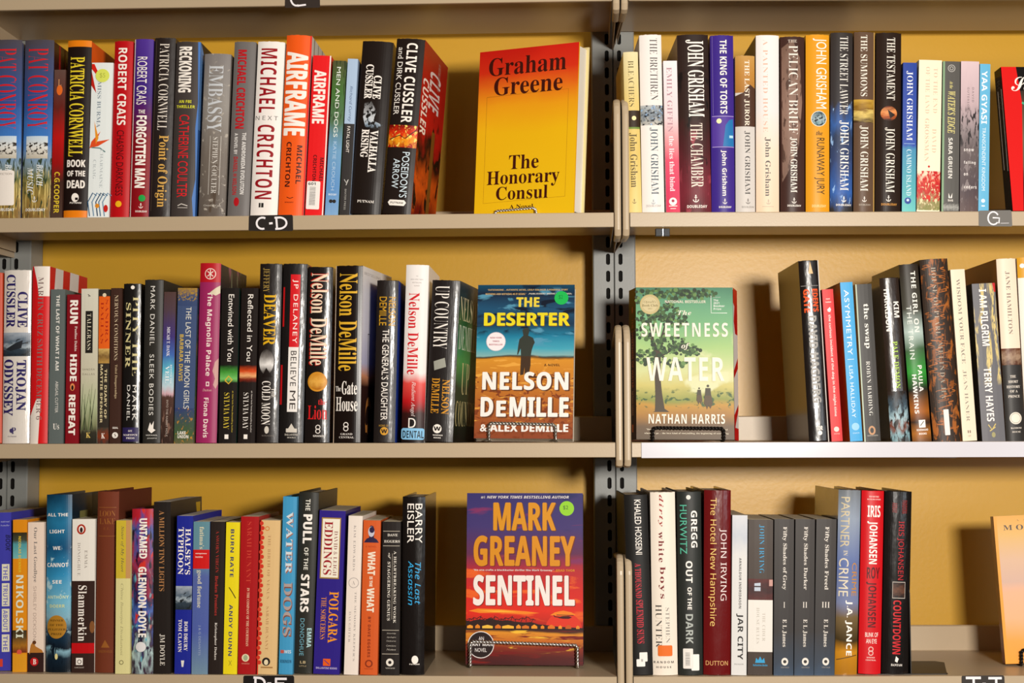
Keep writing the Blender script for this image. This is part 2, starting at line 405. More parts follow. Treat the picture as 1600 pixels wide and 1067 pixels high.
# small dark clip under the G shelf
mb = MB(); c = ray(1035, 360, 'R', 20)
mb.box(c.x-9.5, c.x-1, 16, 23, -30, -19.6, mat('#15181d', .4)); mb.box(c.x-1, c.x+1.5, 15, 23, -30, -19.6, mat('#b9c2cc', .25, 'metal')); mb.box(c.x+1.5, c.x+9.5, 16, 23, -30, -19.6, mat('#15181d', .4))
tag(mb.build('shelf_clip', mw=BAYM['R'] @ Matrix.Translation((0, 0, SHELF_Z[1]*.001)), bevel=.6), 'small black clip with a silver middle hanging under the shelf edge', 'clip')

# ---------------------------------------------------------------- books
def project(v, bay):
    w = BAYM[bay] @ Vector(v) - Vector(CAM); q = w.dot(_F)
    return 800+FPX*w.dot(CR)/q, 533.5-FPX*w.dot(CU)/q
W_ = '#fbf3ea'; PAGE = mat('#efe2c6', .8, 'paper'); PAGEW = mat('#f6efe2', .8, 'paper')
def c_(h, r=.42): return mat(h, r)
GROUPS = {('L', 1): 'spine-out books on the C-D shelf', ('R', 1): 'spine-out books on the G shelf', ('L', 2): 'spine-out books on the middle shelf of the left bay',
          ('R', 2): 'spine-out books on the H shelf', ('L', 3): 'spine-out books on the lowest shelf of the left bay', ('R', 3): 'spine-out books on the lowest shelf of the right bay'}

def book(bay, lvl, xb0, xb1, xt0, xt1, ytop, col, deco, label, hard=True, side=None, rec=9, depth=None, yaw=0, kind='cover', rough=.42,
         right=None, left=None, page=None, top=None, gap=.5, curve=None):
    z = SHELF_Z[lvl]+.3
    B = ray((xb0+xb1)/2, 0, bay, rec)
    # x on the shelf: use the sight line at the height of the shelf
    def atz(px, zz):
        p0 = ray(px, 0, bay, rec); p1 = ray(px, 1067, bay, rec); t = (zz-p0.z)/(p1.z-p0.z); return p0.x+(p1.x-p0.x)*t
    bx0, bx1 = atz(xb0, z), atz(xb1, z)
    t0, t1 = ray(xt0, ytop, bay, rec), ray(xt1, ytop, bay, rec)
    wb, wt = bx1-bx0, t1.x-t0.x
    bx, tx, tz = (bx0+bx1)/2, (t0.x+t1.x)/2, (t0.z+t1.z)/2
    lean = math.atan2(tx-bx, tz-z)
    w = ((wb+wt)/2-gap)*math.cos(lean)
    h = math.hypot(tx-bx, tz-z)
    up = w/2*abs(math.sin(lean)); h -= up*.6
    c = curve if curve is not None else (min(4.2, w*.12) if hard else min(.8, w*.02))
    D = depth or (h*.655 if hard else h*.64)
    mwl = BAYM[bay] @ Matrix.Translation(Vector((bx, rec, z+up))*.001) @ Matrix.Rotation(lean, 4, 'Y') @ Matrix.Rotation(math.radians(yaw), 4, 'Z')
    root = empty('hardcover_book' if hard else 'paperback_book', (0, 0, 0)); root.matrix_world = mwl
    tag(root, label, 'book', GROUPS[bay, lvl])
    mb = MB(); th = 2.3 if hard else .45
    N = 14 if c > 1.2 else 4
    base = mat(col, rough, kind) if isinstance(col, str) else col
    sm = base if side is None else (mat(side, rough, 'cover') if isinstance(side, str) else side)
    yc = lambda s: c*abs(2*s-1)**2.3
    ybot = project((bx, rec, z), bay)[1]
    # cover sheet wrapped round the spine
    zs = [0, .6, h*.02, h*.25, h*.5, h*.75, h*.985, h-.6, h] if hard else [0, h*.5, h]
    def fl(zz):   # slight flare / turn-in of the jacket at head and tail
        return -.5 if (hard and (zz < .3 or zz > h-.3)) else 0
    rng = random.Random(int(xb0*7+ytop)); 
    top_j = [rng.uniform(-.35, .35) if hard else 0 for _ in range(N+1)]
    vs = []; fs = []; ms = []
    for zz in zs:
        row = [(-w/2, D), (-w/2, c+.4)]+[((i/N-.5)*w*(1-(.02 if fl(zz) else 0)), yc(i/N)-fl(zz)*.6) for i in range(N+1)]+[(w/2, c+.4), (w/2, D)]
        for k, (x, y) in enumerate(row):
            jj = top_j[k-2] if (zz >= h and 2 <= k <= N+2) else 0
            vs.append((x, y, zz+jj))
    n = N+5
    for r in range(len(zs)-1):
        for k in range(n-1): fs.append((r*n+k, r*n+k+1, (r+1)*n+k+1, (r+1)*n+k)); ms.append(0 if 1 <= k <= n-3 else 1)
    o = len(vs)
    for zz in (0, h):
        row = [(-w/2+th, D), (-w/2+th, c+th)]+[((i/N-.5)*(w-2*th), yc(i/N)+th) for i in range(N+1)]+[(w/2-th, c+th), (w/2-th, D)]
        vs += [(x, y, zz) for x, y in row]
    lo, hi = 0, (len(zs)-1)*n
    for k in range(n-1):
        fs.append((o+k, o+k+1, lo+k+1, lo+k)); fs.append((hi+k, hi+k+1, o+n+k+1, o+n+k)); fs.append((o+k, o+n+k, o+n+k+1, o+k+1)); ms += [0, 0, 1]
    for k in (0, n-1): fs.append((lo+k, o+k, o+n+k, hi+k)); ms.append(1)
    edge = mat('#e9e0d2', .7)
    for q in (0, 1):
        sel = [f for f, m_ in zip(fs, ms) if m_ == q]
        mb.add(vs, sel, base if q == 0 else sm)
    segs = [i/N*w for i in range(1, N)] if c > .05 else None
    F = Face(mb, w, h, lambda x, y, l: (x-w/2, yc(min(1, max(0, x/w)))-l, h-y), segs)
    T = lambda y: (y-ytop)/(ybot-ytop)
    for dd in deco: draw(F, dd, T, w)
    if right:
        FR = Face(mb, D-c-1, h, lambda x, y, l: (w/2+l, c+1+x, h-y)); [draw(FR, dd, (lambda t: t), w) for dd in right]
    if left:
        FL = Face(mb, D-c-1, h, lambda x, y, l: (-w/2-l, D-x, h-y)); [draw(FL, dd, (lambda t: t), w) for dd in left]
    mb.build('dust_jacket' if (hard and kind != 'cloth') else 'cover', root)
    pb = MB(); e = 3.2 if hard else .15
    pb.box(-w/2+th+.05, w/2-th-.05, c+th+(1.2 if hard else .1), D-(3 if hard else .3), e if hard else .05, h-e, page or PAGE)
    pb.build('page_block', root)
    for dd in deco:
        if dd[0] == 'stk': sticker(root, dd, F, T)
    return root

def draw(F, d, T, w):
    k = d[0]
    F.step = .04 if (k == 'e' and d[3] < 3.3) or k == 'l' else 1
    if k == 'r': F.rect(T(d[1]), T(d[2]), d[3], d[4], d[5] if not isinstance(d[5], str) else c_(d[5]))
    elif k in ('t', 'h'):    # t: reads top to bottom, h: level line
        F.text(d[1], T(d[2]), T(d[3]), d[4], d[5], c_(d[6]), d[7] if len(d) > 7 else 'S', k == 't', d[8] if len(d) > 8 else 1.0)
    elif k == 'e': F.disc(T(d[1]), d[2], d[3], d[4] if not isinstance(d[4], str) else c_(d[4]), d[5] if len(d) > 5 else None)
    elif k == 'o': F.ring(T(d[1]), d[2], d[3], d[4], c_(d[5]))
    elif k == 'l': F.line([(a, T(b)) for a, b in d[1]], d[2], c_(d[3]))
    elif k == 'p': F.poly([(a, T(b)) for a, b in d[1]], d[2] if not isinstance(d[2], str) else c_(d[2]))
    elif k == 'anchor':
        y, s, r, cc = d[1], d[2], d[3], c_(d[4]); H = F.H
        F.line([(s, T(y)-r/H), (s, T(y)+r/H)], r*.22, cc); F.line([(s-.45*r/F.W, T(y)-r*.5/H), (s+.45*r/F.W, T(y)-r*.5/H)], r*.2, cc)
        F.line([(s+r*.85*math.cos(a)/F.W, T(y)+r*.15/H+r*.85*math.sin(a)/H) for a in [math.pi*(.02+.96*i/8) for i in range(9)]], r*.25, cc)
        F.disc(T(y)-r*1.05/H, s, r*.26, cc, n=8)

def sticker(root, d, F, T):
    """('stk', shape, y, s, rx, ry, colour, [text lines])"""
    _, shp, y, s, rx, ry, cc, lines, nm = d
    mb = MB(); G = Face(mb, F.W, F.H, (lambda x, yy, l: tuple(a+b for a, b in zip(F.fn(x, yy, l), (0, -.55, 0)))), F.segs); m = mat(cc, .55)
    if shp == 'disc': G.disc(T(y), s, rx, m, ry)
    else:
        q = rx*.18; X, Y = s*F.W, T(y)*F.H; pts = []
        for (cx, cy, a0) in ((X+rx-q, Y+ry-q, 0), (X-rx+q, Y+ry-q, 90), (X-rx+q, Y-ry+q, 180), (X+rx-q, Y-ry+q, 270)):
            pts += [(cx+q*math.cos(math.radians(a0+i*30)), cy+q*math.sin(math.radians(a0+i*30))) for i in range(4)]
        G.put(pts, [tuple(range(len(pts)))], m)
    for (tx, a0, a1, b0, b1, col, fo, dn) in lines:
        # box given as fractions of the sticker
        X0, Y0 = s*F.W-rx, T(y)*F.H-ry
        G.text(tx, (Y0+a0*2*ry)/F.H, (Y0+a1*2*ry)/F.H, (X0+b0*2*rx)/F.W, (X0+b1*2*rx)/F.W, mat(col, .5), fo, dn)
    # bars of a bar code
    if nm == 'barcode_sticker':
        X0, Y0 = s*F.W-rx*.55, T(y)*F.H-ry*.6; rg = random.Random(3); yy = 0
        while yy < ry*1.3:
            wd_ = rg.uniform(.3, .9); G.put([(X0, Y0+yy), (X0+rx*.9, Y0+yy), (X0+rx*.9, Y0+yy+wd_*.6), (X0, Y0+yy+wd_*.6)], [(0, 1, 2, 3)], c_('#444040')); yy += wd_+.5
    o = mb.build(nm, root)
    return o

# pictures printed on spines
BEACH = art('beach', [(0, '#565058'), (.12, '#4e5474'), (.35, '#3c5c9e'), (.55, '#4a86d0'), (.68, '#8fa6b8'), (.76, '#6f7444'), (.88, '#a08445'), (1, '#8a6a3c')], .12, (2, 14), [('#d8c27a', (22, 9), .56, .74, 1), ('#3c4a34', (9, 12), .58, .66, .95)], .25)
HOUSE = art('beachhouse', [(0, '#cfe0ee'), (.5, '#e8e6e0'), (1, '#c9c0ae')], .3, (3, 3), [('#3a3028', (7, 7), .55, .3, .8)])
FIRE = art('fire', [(0, '#8a1208'), (.4, '#e03a10'), (.7, '#f0a020'), (1, '#b01c0a')], 1.2, (6, 3), [('#fbe070', (9, 5), .6, 0, 1)])
FIRE2 = art('fire_cover', [(0, '#a81414'), (.45, '#c81c18'), (.6, '#2a1410'), (.8, '#e0641a'), (1, '#7a140c')], .5, (3, 6), [('#1a100c', (6, 9), .58, .4, 1)])
def blend(n, *st, amp=.08, sc=(3, 6), spots=(), rough=.42): return art(n, list(st), amp, sc, spots, rough)

GRIS = [('anchor', 314, .5, 3.2, '#f0ead8'), ('h', 'DOUBLEDAY', 322, 325.5, .2, .8, '#e8e0d0', 'B')]
def gris(col='#f0ead8', y=314): return [('anchor', y, .5, 3.2, col), ('h', 'DOUBLEDAY', 322, 325, .2, .8, col, 'B')]

# ---- C-D shelf
conroy = lambda: [('r', 62, 345, 0, 1, BEACH), ('t', 'PAT CONROY', 75, 202, .14, .84, '#d8242a', 'L'), ('r', 213, 248, .12, .86, HOUSE), ('t', 'BEACH', 257, 291, .5, .72, '#e8ecee', 'J'),
                  ('t', 'MUSIC', 262, 304, .18, .4, '#e8ecee', 'J'), ('anchor', 312, .45, 3.4, '#f2f0ea'), ('h', 'DOUBLEDAY', 325.5, 330, .14, .82, '#f2f0ea', 'B')]
book('L', 1, -17, 31, -13, 33, 66, '#4f5a7a', conroy()+[('stk', 'r', 294, .42, 16, 24, '#f4ebe2', [('FICTION', .07, .13, .4, .9, '#8a8078', 'T', False)], 'paper_sticker')],
     'hardcover with beach scene spine and a white paper sticker, at the left frame edge', kind='mylar', rough=.3)
book('L', 1, 33, 78, 37, 84, 64, '#4f5a7a', conroy(), 'hardcover with tall red letters over blue sky and dune grass spine, without any sticker', kind='mylar', rough=.3, side='#3a1418',
     right=[('r', .0, 1, .12, .16, '#a01c20'), ('r', .0, 1, .26, .3, '#a01c20'), ('r', 0, 1, .42, .46, '#a01c20')])
book('L', 1, 78.5, 97, 85, 103, 109, '#4a3028', [('r', 109, 345, 0, 1, blend('cooper', (0, '#6a5048'), (.25, '#6d2a22'), (.45, '#c01a16'), (.62, '#a01414'), (.75, '#4a2c24'), (1, '#5a4438'))),
     ('t', 'C.G.COOPER', 269, 333, .25, .72, '#e6c838', 'B'), ('e', 141, .5, 4, '#e8742a', 7), ('h', 'L', 124, 134, .35, .65, '#d8a070', 'L')],
     'slim brown and red paperback with small yellow letters near its foot', hard=False)
book('L', 1, 97.5, 135.5, 105, 142.5, 64, '#251713', [('r', 63, 73, 0, 1, '#f08a14'), ('r', 329, 345, 0, 1, '#f08a14'), ('t', 'PATRICIA CORNWELL', 89, 245, .14, .76, '#f0d838', 'R'),
     ('h', 'BOOK', 250, 261.5, .1, .88, W_, 'H'), ('h', 'OF THE', 267, 276, .12, .88, W_, 'H'), ('h', 'DEAD', 282, 294.5, .12, .88, W_, 'H'), ('e', 309, .5, 5, W_, 6), ('r', 309, 313, .5, .62, '#251713'), ('h', 'PUTNAM', 316, 318.5, .28, .76, W_, 'B')],
     'dark brown hardcover BOOK OF THE DEAD with orange bands at head and foot', side='#f0721c', right=[('r', .12, 1, 0, 1, '#e8d8b0'), ('r', 0, .12, 0, 1, '#f0641c')])
book('L', 1, 136, 170, 143.5, 177, 98, '#eef3f2', [('p', [(0, 100), (.12, 100), (.38, 118), (.3, 120), (0, 108)], '#e02a1c'), ('p', [(0, 112), (.25, 146), (0, 134)], '#c8281c'),
     ('t', 'MISS BURMA', 127, 200, .3, .48, '#8a98a4', 'L'), ('p', [(.08, 222), (.5, 206), (.3, 222), (.95, 218), (.4, 229), (.0, 232)], '#e85a2a'), ('p', [(.3, 226), (.2, 190), (.42, 216)], '#f0a030'), ('l', [(.1, 231), (.5, 232), (.75, 238)], 1.6, '#6a8a8a'),
     ('t', 'CHARMAINE', 234, 294, .52, .66, '#c2c8ca', 'L'), ('t', 'CRAIG', 250, 280, .2, .34, '#c2c8ca', 'L')] +
     [('l', [(a, 338), (a-.1, 316), (a+.12, 302), (a+.3, 306)], 1.5, q) for a, q in ((.1, '#4a6c8c'), (.3, '#7a9ab4'), (.48, '#33506c'), (.62, '#5a7c98'), (.8, '#7a9ab4'))] +
     [('e', 322, .45, 3, '#e8982a'), ('e', 326, .85, 3, '#d02a20', 5), ('stk', 'disc', 118.5, .52, 9.6, 9.2, '#e3ea6a', [('$5', .3, .7, .3, .7, '#b8be50', 'N', False)], 'price_sticker')],
     'white paperback with a strelitzia flower spine and a yellow round price sticker', hard=False)
book('L', 1, 170.5, 201, 179, 207, 64, '#c3121b', [('t', 'ROBERT CRAIS', 75, 196, .24, .72, W_, 'B'), ('t', 'CHASING DARKNESS', 204, 306, .26, .66, '#4d0d10', 'S'),
     ('stk', 'disc', 319, .46, 4.3, 4.3, '#f2b81a', [], 'dot_sticker')], 'red hardcover CHASING DARKNESS with a small yellow dot sticker')
book('L', 1, 202, 231, 209.5, 240, 62, '#4b2b8c', [('r', 61, 345, 0, 1, blend('crais2', (0, '#5a3a9c'), (.3, '#452684'), (.45, '#6a1c50'), (.55, '#8e1422'), (1, '#96141c'))), ('r', 61, 345, 0, .05, '#efe6e0'),
     ('t', 'ROBERT CRAIS', 89, 164, .18, .72, W_, 'S'), ('h', 'THE', 172, 178, .32, .68, W_, 'B'), ('t', 'FORGOTTEN MAN', 181, 294, .22, .78, W_, 'H'), ('anchor', 322, .6, 3, W_), ('h', 'DOUBLEDAY', 329, 332, .32, .92, W_, 'B'),
     ('stk', 'disc', 310, .65, 4.6, 4.6, '#1fa84c', [], 'dot_sticker')], 'purple and red hardcover with a small green dot sticker near its foot')
book('L', 1, 231.5, 264, 240.5, 274.5, 59, '#2b201d', [('t', 'PATRICIA CORNWELL', 68, 204, .28, .74, '#f0e6da', 'L'), ('t', 'Point of Origin', 212, 324, .28, .84, '#dcae5c', 'R'), ('l', [(.1, 62), (.1, 330)], .5, '#6a5a4c')],
     'near-black hardcover Point of Origin with gold title letters', kind='mylar')
book('L', 1, 265, 304, 275, 313, 65, '#4b4340', [('t', 'RECKONING', 73, 145, .14, .68, W_, 'H'), ('h', 'AN FBI', 157, 161.5, .2, .72, '#e6e43c', 'B'), ('h', 'THRILLER', 165, 169.5, .1, .86, '#e6e43c', 'B'),
     ('t', 'CATHERINE COULTER', 180, 309, .24, .66, '#e0242c', 'S'), ('l', [(.3, 322), (.45, 319), (.7, 322)], 1.2, '#d8d0c8'), ('l', [(.3, 325), (.7, 325)], .7, '#d8d0c8'), ('p', [(.9, 65), (1, 65), (1, 340), (.93, 340), (.86, 310), (.97, 280), (.9, 200), (.97, 160)], '#4a7cc0')],
     'warm grey hardcover RECKONING with white and red letters', side='#2a2624', right=[('p', [(0, .0), (.2, .1), (.1, .3), (.3, .5), (0, .7)], '#6a96cc'), ('r', .5, 1, 0, .2, '#3c68a8')])
book('L', 1, 309, 350, 318.5, 361, 84, '#8c837c', [('r', 84, 345, 0, 1, blend('embassy', (0, '#8b8583'), (.3, '#9a948e'), (.6, '#7d736a'), (1, '#6a6058'), amp=.3, sc=(4, 5), spots=[('#b9b0a4', (5, 30), .64, 0, 1), ('#5c4e42', (3, 7), .63, .5, 1)])),
     ('t', 'EMBASSY', 102, 207, .2, .76, '#cfd2d6', 'L'), ('t', 'STEPHEN COULTER', 215, 303, .46, .66, '#e2ddd6', 'L'), ('l', [(.36, 213), (.36, 305)], .5, '#e2ddd6'), ('l', [(.76, 213), (.76, 305)], .5, '#e2ddd6'), ('h', 'Coward McCann', 320, 323, .2, .85, '#ddd6cc', 'I')],
     'worn grey hardcover EMBASSY with a creased spine')
book('L', 1, 354, 388, 365.5, 400, 65, '#787371', [('t', 'MICHAEL CRICHTON', 78, 202, .2, .62, '#bf1a24', 'H'), ('t', 'THE ANDROMEDA EVOLUTION', 208, 304, .56, .74, '#ece8e4', 'B'), ('t', 'A NOVEL BY', 209, 242, .2, .36, '#ece8e4', 'B'),
     ('t', 'DANIEL H WILSON', 246, 305, .2, .4, '#bf1a24', 'B'), ('e', 316, .42, 3.6, '#b81822', 6)], 'mid grey hardcover with red name and small white title along the spine')
book('L', 1, 390, 432, 402, 445, 65, '#f6eee8', [('t', 'MICHAEL', 76, 177, .14, .76, '#a01822', 'B', 1.15), ('h', 'NEXT', 182, 188.5, .04, .88, '#6a6866', 'T', 1.5), ('t', 'CRICHTON', 196, 312, .14, .78, '#a01822', 'B', 1.15), ('r', 318, 325, .32, .5, '#2a2624'), ('l', [(.4, 318), (.4, 325)], .8, W_)],
     'white hardcover NEXT with dark red spaced letters')
book('L', 1, 433, 474, 447.5, 487, 55, '#f2631c', [('t', 'AIRFRAME', 81, 213, .06, .9, W_, 'H'), ('r', 55, 345, .945, 1, '#e02420'), ('t', 'MICHAEL', 228, 288, .64, .84, '#45160f', 'B'), ('t', 'CRICHTON', 223, 293, .22, .42, '#45160f', 'B'),
     ('l', [(.32, 309), (.45, 311), (.58, 309)], .9, '#45160f'), ('h', 'KNOPF', 316, 318, .26, .6, '#7a2412', 'B')], 'tall orange hardcover AIRFRAME with big white letters', side='#d8d4ce',
     right=[('r', 0, 1, .1, .14, '#8a8680'), ('r', 0, 1, .3, .33, '#9a968e'), ('r', 0, 1, .5, .53, '#8a8680')])
book('L', 1, 475, 506, 490, 517, 87, '#ec2225', [('t', 'AIRFRAME', 110, 194, .12, .78, W_, 'H'), ('t', 'MICHAEL', 247, 285, .68, .88, '#5a1012', 'B'), ('t', 'CRICHTON', 243, 284, .3, .5, '#5a1012', 'B'),
     ('r', 87, 345, .93, 1, '#f4e8e0'), ('stk', 'r', 306, .4, 9, 19, '#f6f0ea', [('601', .04, .14, .1, .65, '#2a2624', 'B', False)], 'barcode_sticker')],
     'shorter bright red paperback AIRFRAME with a white barcode sticker', hard=False)
book('L', 1, 507.5, 528, 520, 542, 95, '#6a8a5a', [('r', 95, 345, 0, 1, blend('dogs', (0, '#5a5c3c'), (.2, '#4f7a3c'), (.38, '#5d7c5c'), (.55, '#7aa8cc'), (.8, '#6a9cd0'), (1, '#8fb4d8'), amp=.12, spots=[('#3a4428', (6, 8), .58, 0, .35)])),
     ('t', 'MEN AND DOGS', 105, 215, .32, .62, '#eef2ea', 'S'), ('t', 'KATIE CROUCH', 222, 298, .35, .6, '#b8d0e8', 'S'), ('h', 'BACK BAY', 303, 306, .2, .8, '#e8eef4', 'B'), ('e', 315, .4, 2.5, '#33302c'), ('e', 315, .65, 2.5, '#33302c')],
     'slim green and blue paperback with a lake picture spine', hard=False)
book('L', 1, 530, 546, 543, 560, 92, '#b4c9e2', [('r', 194, 345, 0, 1, '#3d3938'), ('t', 'Richard Currey', 135, 191, .3, .66, '#5f7094', 'N'), ('t', 'FATAL LIGHT', 198, 239, .3, .6, W_, 'S'), ('l', [(.3, 281), (.5, 286), (.7, 281), (.5, 290)], .8, '#e8e4de'), ('t', 'BAXTER PRESS', 296, 328, .4, .58, '#b8b4ae', 'T')],
     'thin paperback FATAL LIGHT, pale blue above and charcoal below', hard=False, side='#a8bcd8')
SHIP = blend('ship', (0, '#3a3634'), (.3, '#a8a8aa'), (.6, '#d0d4d8'), (.85, '#8fa0b0'), (1, '#2a2624'), amp=.5, sc=(5, 5), spots=[('#1d1815', (6, 6), .52, 0, 1)])
book('L', 1, 546.5, 593.5, 565, 616, 65, '#261d19', [('t', 'CLIVE', 119, 156, .46, .72, W_, 'X'), ('t', 'CUSSLER', 102, 156, .18, .44, W_, 'X'), ('p', [(.22, 163), (.45, 160), (.62, 175), (.55, 190), (.85, 196), (.6, 204), (.3, 200), (.2, 185)], SHIP),
     ('t', 'VALHALLA', 205, 271, .48, .74, W_, 'X'), ('t', 'RISING', 204, 248, .2, .45, W_, 'X'), ('h', 'PUTNAM', 314.5, 318.5, .22, .76, W_, 'R')], 'black hardcover VALHALLA RISING with white slab letters and a ship', kind='cover', rough=.3)
book('L', 1, 594.5, 642, 619, 664, 61, '#2a201c', [('t', 'CLIVE CUSSLER', 68, 193, .4, .78, W_, 'B'), ('t', 'and DIRK CUSSLER', 75, 181, .1, .3, W_, 'S'), ('r', 197, 232, 0, 1, FIRE), ('l', [(.05, 220), (.4, 213), (.6, 218), (.95, 204)], 1.2, '#33201a'),
     ("t", "POSEIDON'S", 239, 310, .56, .82, '#dcebf2', 'S'), ('t', 'ARROW', 250, 296, .26, .5, '#dcebf2', 'S'), ('p', [(.25, 314), (.75, 314), (.82, 318), (.75, 323), (.25, 323), (.18, 318)], W_), ('h', 'PUTNAM', 317, 320, .28, .72, '#2a201c', 'B')],
     'black and fire red hardcover with its glossy front cover showing, last in its row', side='#b81814', yaw=-6.5,
     right=[('r', 0, 1, 0, 1, FIRE2), ('t', 'CLIVE', .12, .34, .3, .75, '#e8dcd8', 'B'), ('t', 'CUSSLER', .2, .52, .05, .28, W_, 'B'), ('r', .45, 1, .55, .68, '#8a5a20'), ('t', '#1 BESTSELLING AUTHOR', .04, .2, .6, .7, '#c0a090', 'S')], rough=.3)

# ---- G shelf
book('R', 1, 981, 1002.5, 972.5, 998, 81, '#e6d28c', [('r', 81, 345, 0, 1, blend('bleach', (0, '#e9dcae'), (.3, '#e4cb82'), (.6, '#dfc474'), (1, '#ecd58e'), amp=.1)), ('t', 'BLEACHERS', 95, 167, .3, .68, '#6e6038', 'L'), ('r', 173, 199, 0, 1, '#3d2c1c'), ('e', 185, .62, 3, '#f8e8b0'), ('r', 199, 202, 0, 1, '#7c9446'),
     ('t', 'John Grisham', 208, 293, .24, .78, '#6a5a34', 'L'), ('anchor', 315, .5, 2.6, '#6a5a34')], 'slim cream hardcover BLEACHERS at the left end of its row')
PHO = blend('brethren', (0, '#b8bcbc'), (.5, '#7c8690'), (1, '#c4c0b8'), amp=1.2, sc=(5, 5), spots=[('#2e3034', (6, 6), .56, 0, 1), ('#9ab8d8', (4, 5), .6, 0, 1)])
book('R', 1, 1003.5, 1039, 998.8, 1033.5, 54, '#f3ebe5', [('t', 'THE BRETHREN', 60, 157, .46, .8, '#54504e', 'L'), ('r', 165, 196, 0, 1, PHO), ('t', 'JOHN GRISHAM', 200, 304, .38, .76, '#54646e', 'L'), ('anchor', 316, .5, 2.6, '#8a9aa4'), ('h', 'DOUBLEDAY', 320, 323.5, .18, .85, '#9a9490', 'T')],
     'white hardcover THE BRETHREN with a grey photo band', rough=.25)
book('R', 1, 1041, 1063, 1036, 1058, 95, '#f0e2e4', [('r', 95, 345, 0, 1, blend('giffin', (0, '#f2e8ea'), (.35, '#ecd4d6'), (.5, '#ea9a9e'), (.62, '#e0506c'), (.8, '#d82a5c'), (1, '#d81c50'), amp=.04)),
     ('t', 'EMILY GIFFIN', 105, 207, .22, .6, '#b88e98', 'L'), ('t', 'the lies that bind', 213, 299, .3, .66, '#fbe8ea', 'R'), ('e', 315, .5, 5.2, W_), ('e', 314, .5, 2, '#b02a4c'), ('l', [(.2, 322), (.8, 322)], 1, W_), ('l', [(.3, 326), (.7, 326)], .8, W_)],
     'white paperback fading to crimson pink towards its foot', hard=False)
book('R', 1, 1064, 1111.5, 1057, 1108, 54, '#33241f', [('r', 54, 345, 0, 1, blend('chamber', (0, '#32231e'), (.45, '#3a2620'), (.6, '#542528'), (.85, '#7c2c38'), (1, '#5c2428'), amp=.25, spots=[('#a04450', (3, 6), .6, .55, 1), ('#1f1512', (3, 5), .6, .2, .9)])),
     ('t', 'JOHN GRISHAM', 62, 183, .26, .84, W_, 'R'), ('t', 'THE CHAMBER', 193, 293, .36, .76, '#f0e2d4', 'L'), ('anchor', 311, .5, 4.2, W_), ('h', 'DOUBLEDAY', 320.5, 325, .22, .86, W_, 'B')], 'thick dark maroon hardcover THE CHAMBER', side='#8a6a50', rough=.3)
book('R', 1, 1113, 1148.5, 1109, 1147, 55, '#46308c', [('t', 'THE KING OF TORTS', 62, 178, .4, .7, W_, 'B'), ('r', 181, 231, .05, .98, '#5a3f9e'), ('l', [(.05, 182), (.98, 182)], .6, '#c8b8e0'), ('l', [(.05, 230), (.98, 230)], .6, '#c8b8e0'), ('e', 189.5, .34, 3.4, '#f6ecb8'),
     ('p', [(.5, 229), (.62, 196), (.78, 188), (.95, 186), (.98, 229)], '#2a7ab4'), ('r', 212, 216, .78, .95, '#b8e0f0'), ('t', 'John Grisham', 235, 306, .4, .66, W_, 'B'), ('anchor', 315, .56, 3, W_), ('h', 'DOUBLEDAY', 322, 325, .3, .84, W_, 'B'), ('l', [(.08, 56), (.1, 180)], .5, '#8a76b8')],
     'violet hardcover THE KING OF TORTS', rough=.32)
book('R', 1, 1150, 1180.5, 1148.5, 1180, 87, '#d5cec8', [('r', 87, 145, 0, 1, blend('juror', (0, '#c89a54'), (.5, '#c08a40'), (1, '#b07c3c'), amp=.2)), ('p', [(0, 150), (.4, 145), (.75, 132), (1, 138), (1, 198), (0, 198)], '#54382a'), ('t', 'THE LAST JUROR', 94, 197, .44, .72, '#f4e6d2', 'R'),
     ('t', 'JOHN GRISHAM', 205, 304, .44, .74, '#4a4542', 'L'), ('anchor', 315, .62, 3, '#6a625c'), ('h', 'DOUBLEDAY', 322, 325, .3, .95, '#8a827a', 'T')], 'shorter hardcover with tan and brown upper spine above pale grey')
book('R', 1, 1182, 1218, 1181, 1218, 55, '#f4e2d2', [('r', 55, 345, 0, 1, blend('painted', (0, '#f2ece8'), (.4, '#e9e4e2'), (.6, '#f3ddc8'), (1, '#f0d2b4'), amp=.12)), ('t', 'A PAINTED HOUSE', 62, 207, .3, .5, '#e4b49c', 'L', 1.15),
     ('t', 'John Grisham', 215, 307, .36, .62, '#66625e', 'R'), ('anchor', 316, .52, 2.8, '#b8a898'), ('l', [(.25, 323), (.75, 323)], .5, '#b8a898')], 'cream hardcover with pale peach title letters', side='#8a6a48')
book('R', 1, 1220, 1258, 1219, 1258, 57, '#49312b', [('p', [(.05, 75), (.5, 62), (.8, 90), (.9, 160), (.75, 230), (.3, 270), (.08, 285)], blend('pelican', (0, '#7c6052'), (.5, '#96786a'), (1, '#84695c'), amp=.6, sc=(4, 6), spots=[('#5c443a', (5, 10), .57, 0, 1)])),
     ('h', 'THE', 62, 66.5, .3, .68, '#cfc0b2', 'R'), ('t', 'PELICAN BRIEF', 71, 210, .34, .72, '#f0e8de', 'L'), ('t', 'JOHN GRISHAM', 215, 301, .38, .68, '#f0e8de', 'R'), ('anchor', 314, .55, 3.2, W_), ('h', 'DOUBLEDAY', 320, 323, .28, .84, W_, 'B')], 'brown hardcover THE PELICAN BRIEF', rough=.3)
FACE_ = blend('photo_disc', (0, '#3c5a66'), (.5, '#a8b8bc'), (1, '#5c8a94'), amp=1., sc=(4, 4), spots=[('#1f2c34', (5, 5), .55, 0, 1)])
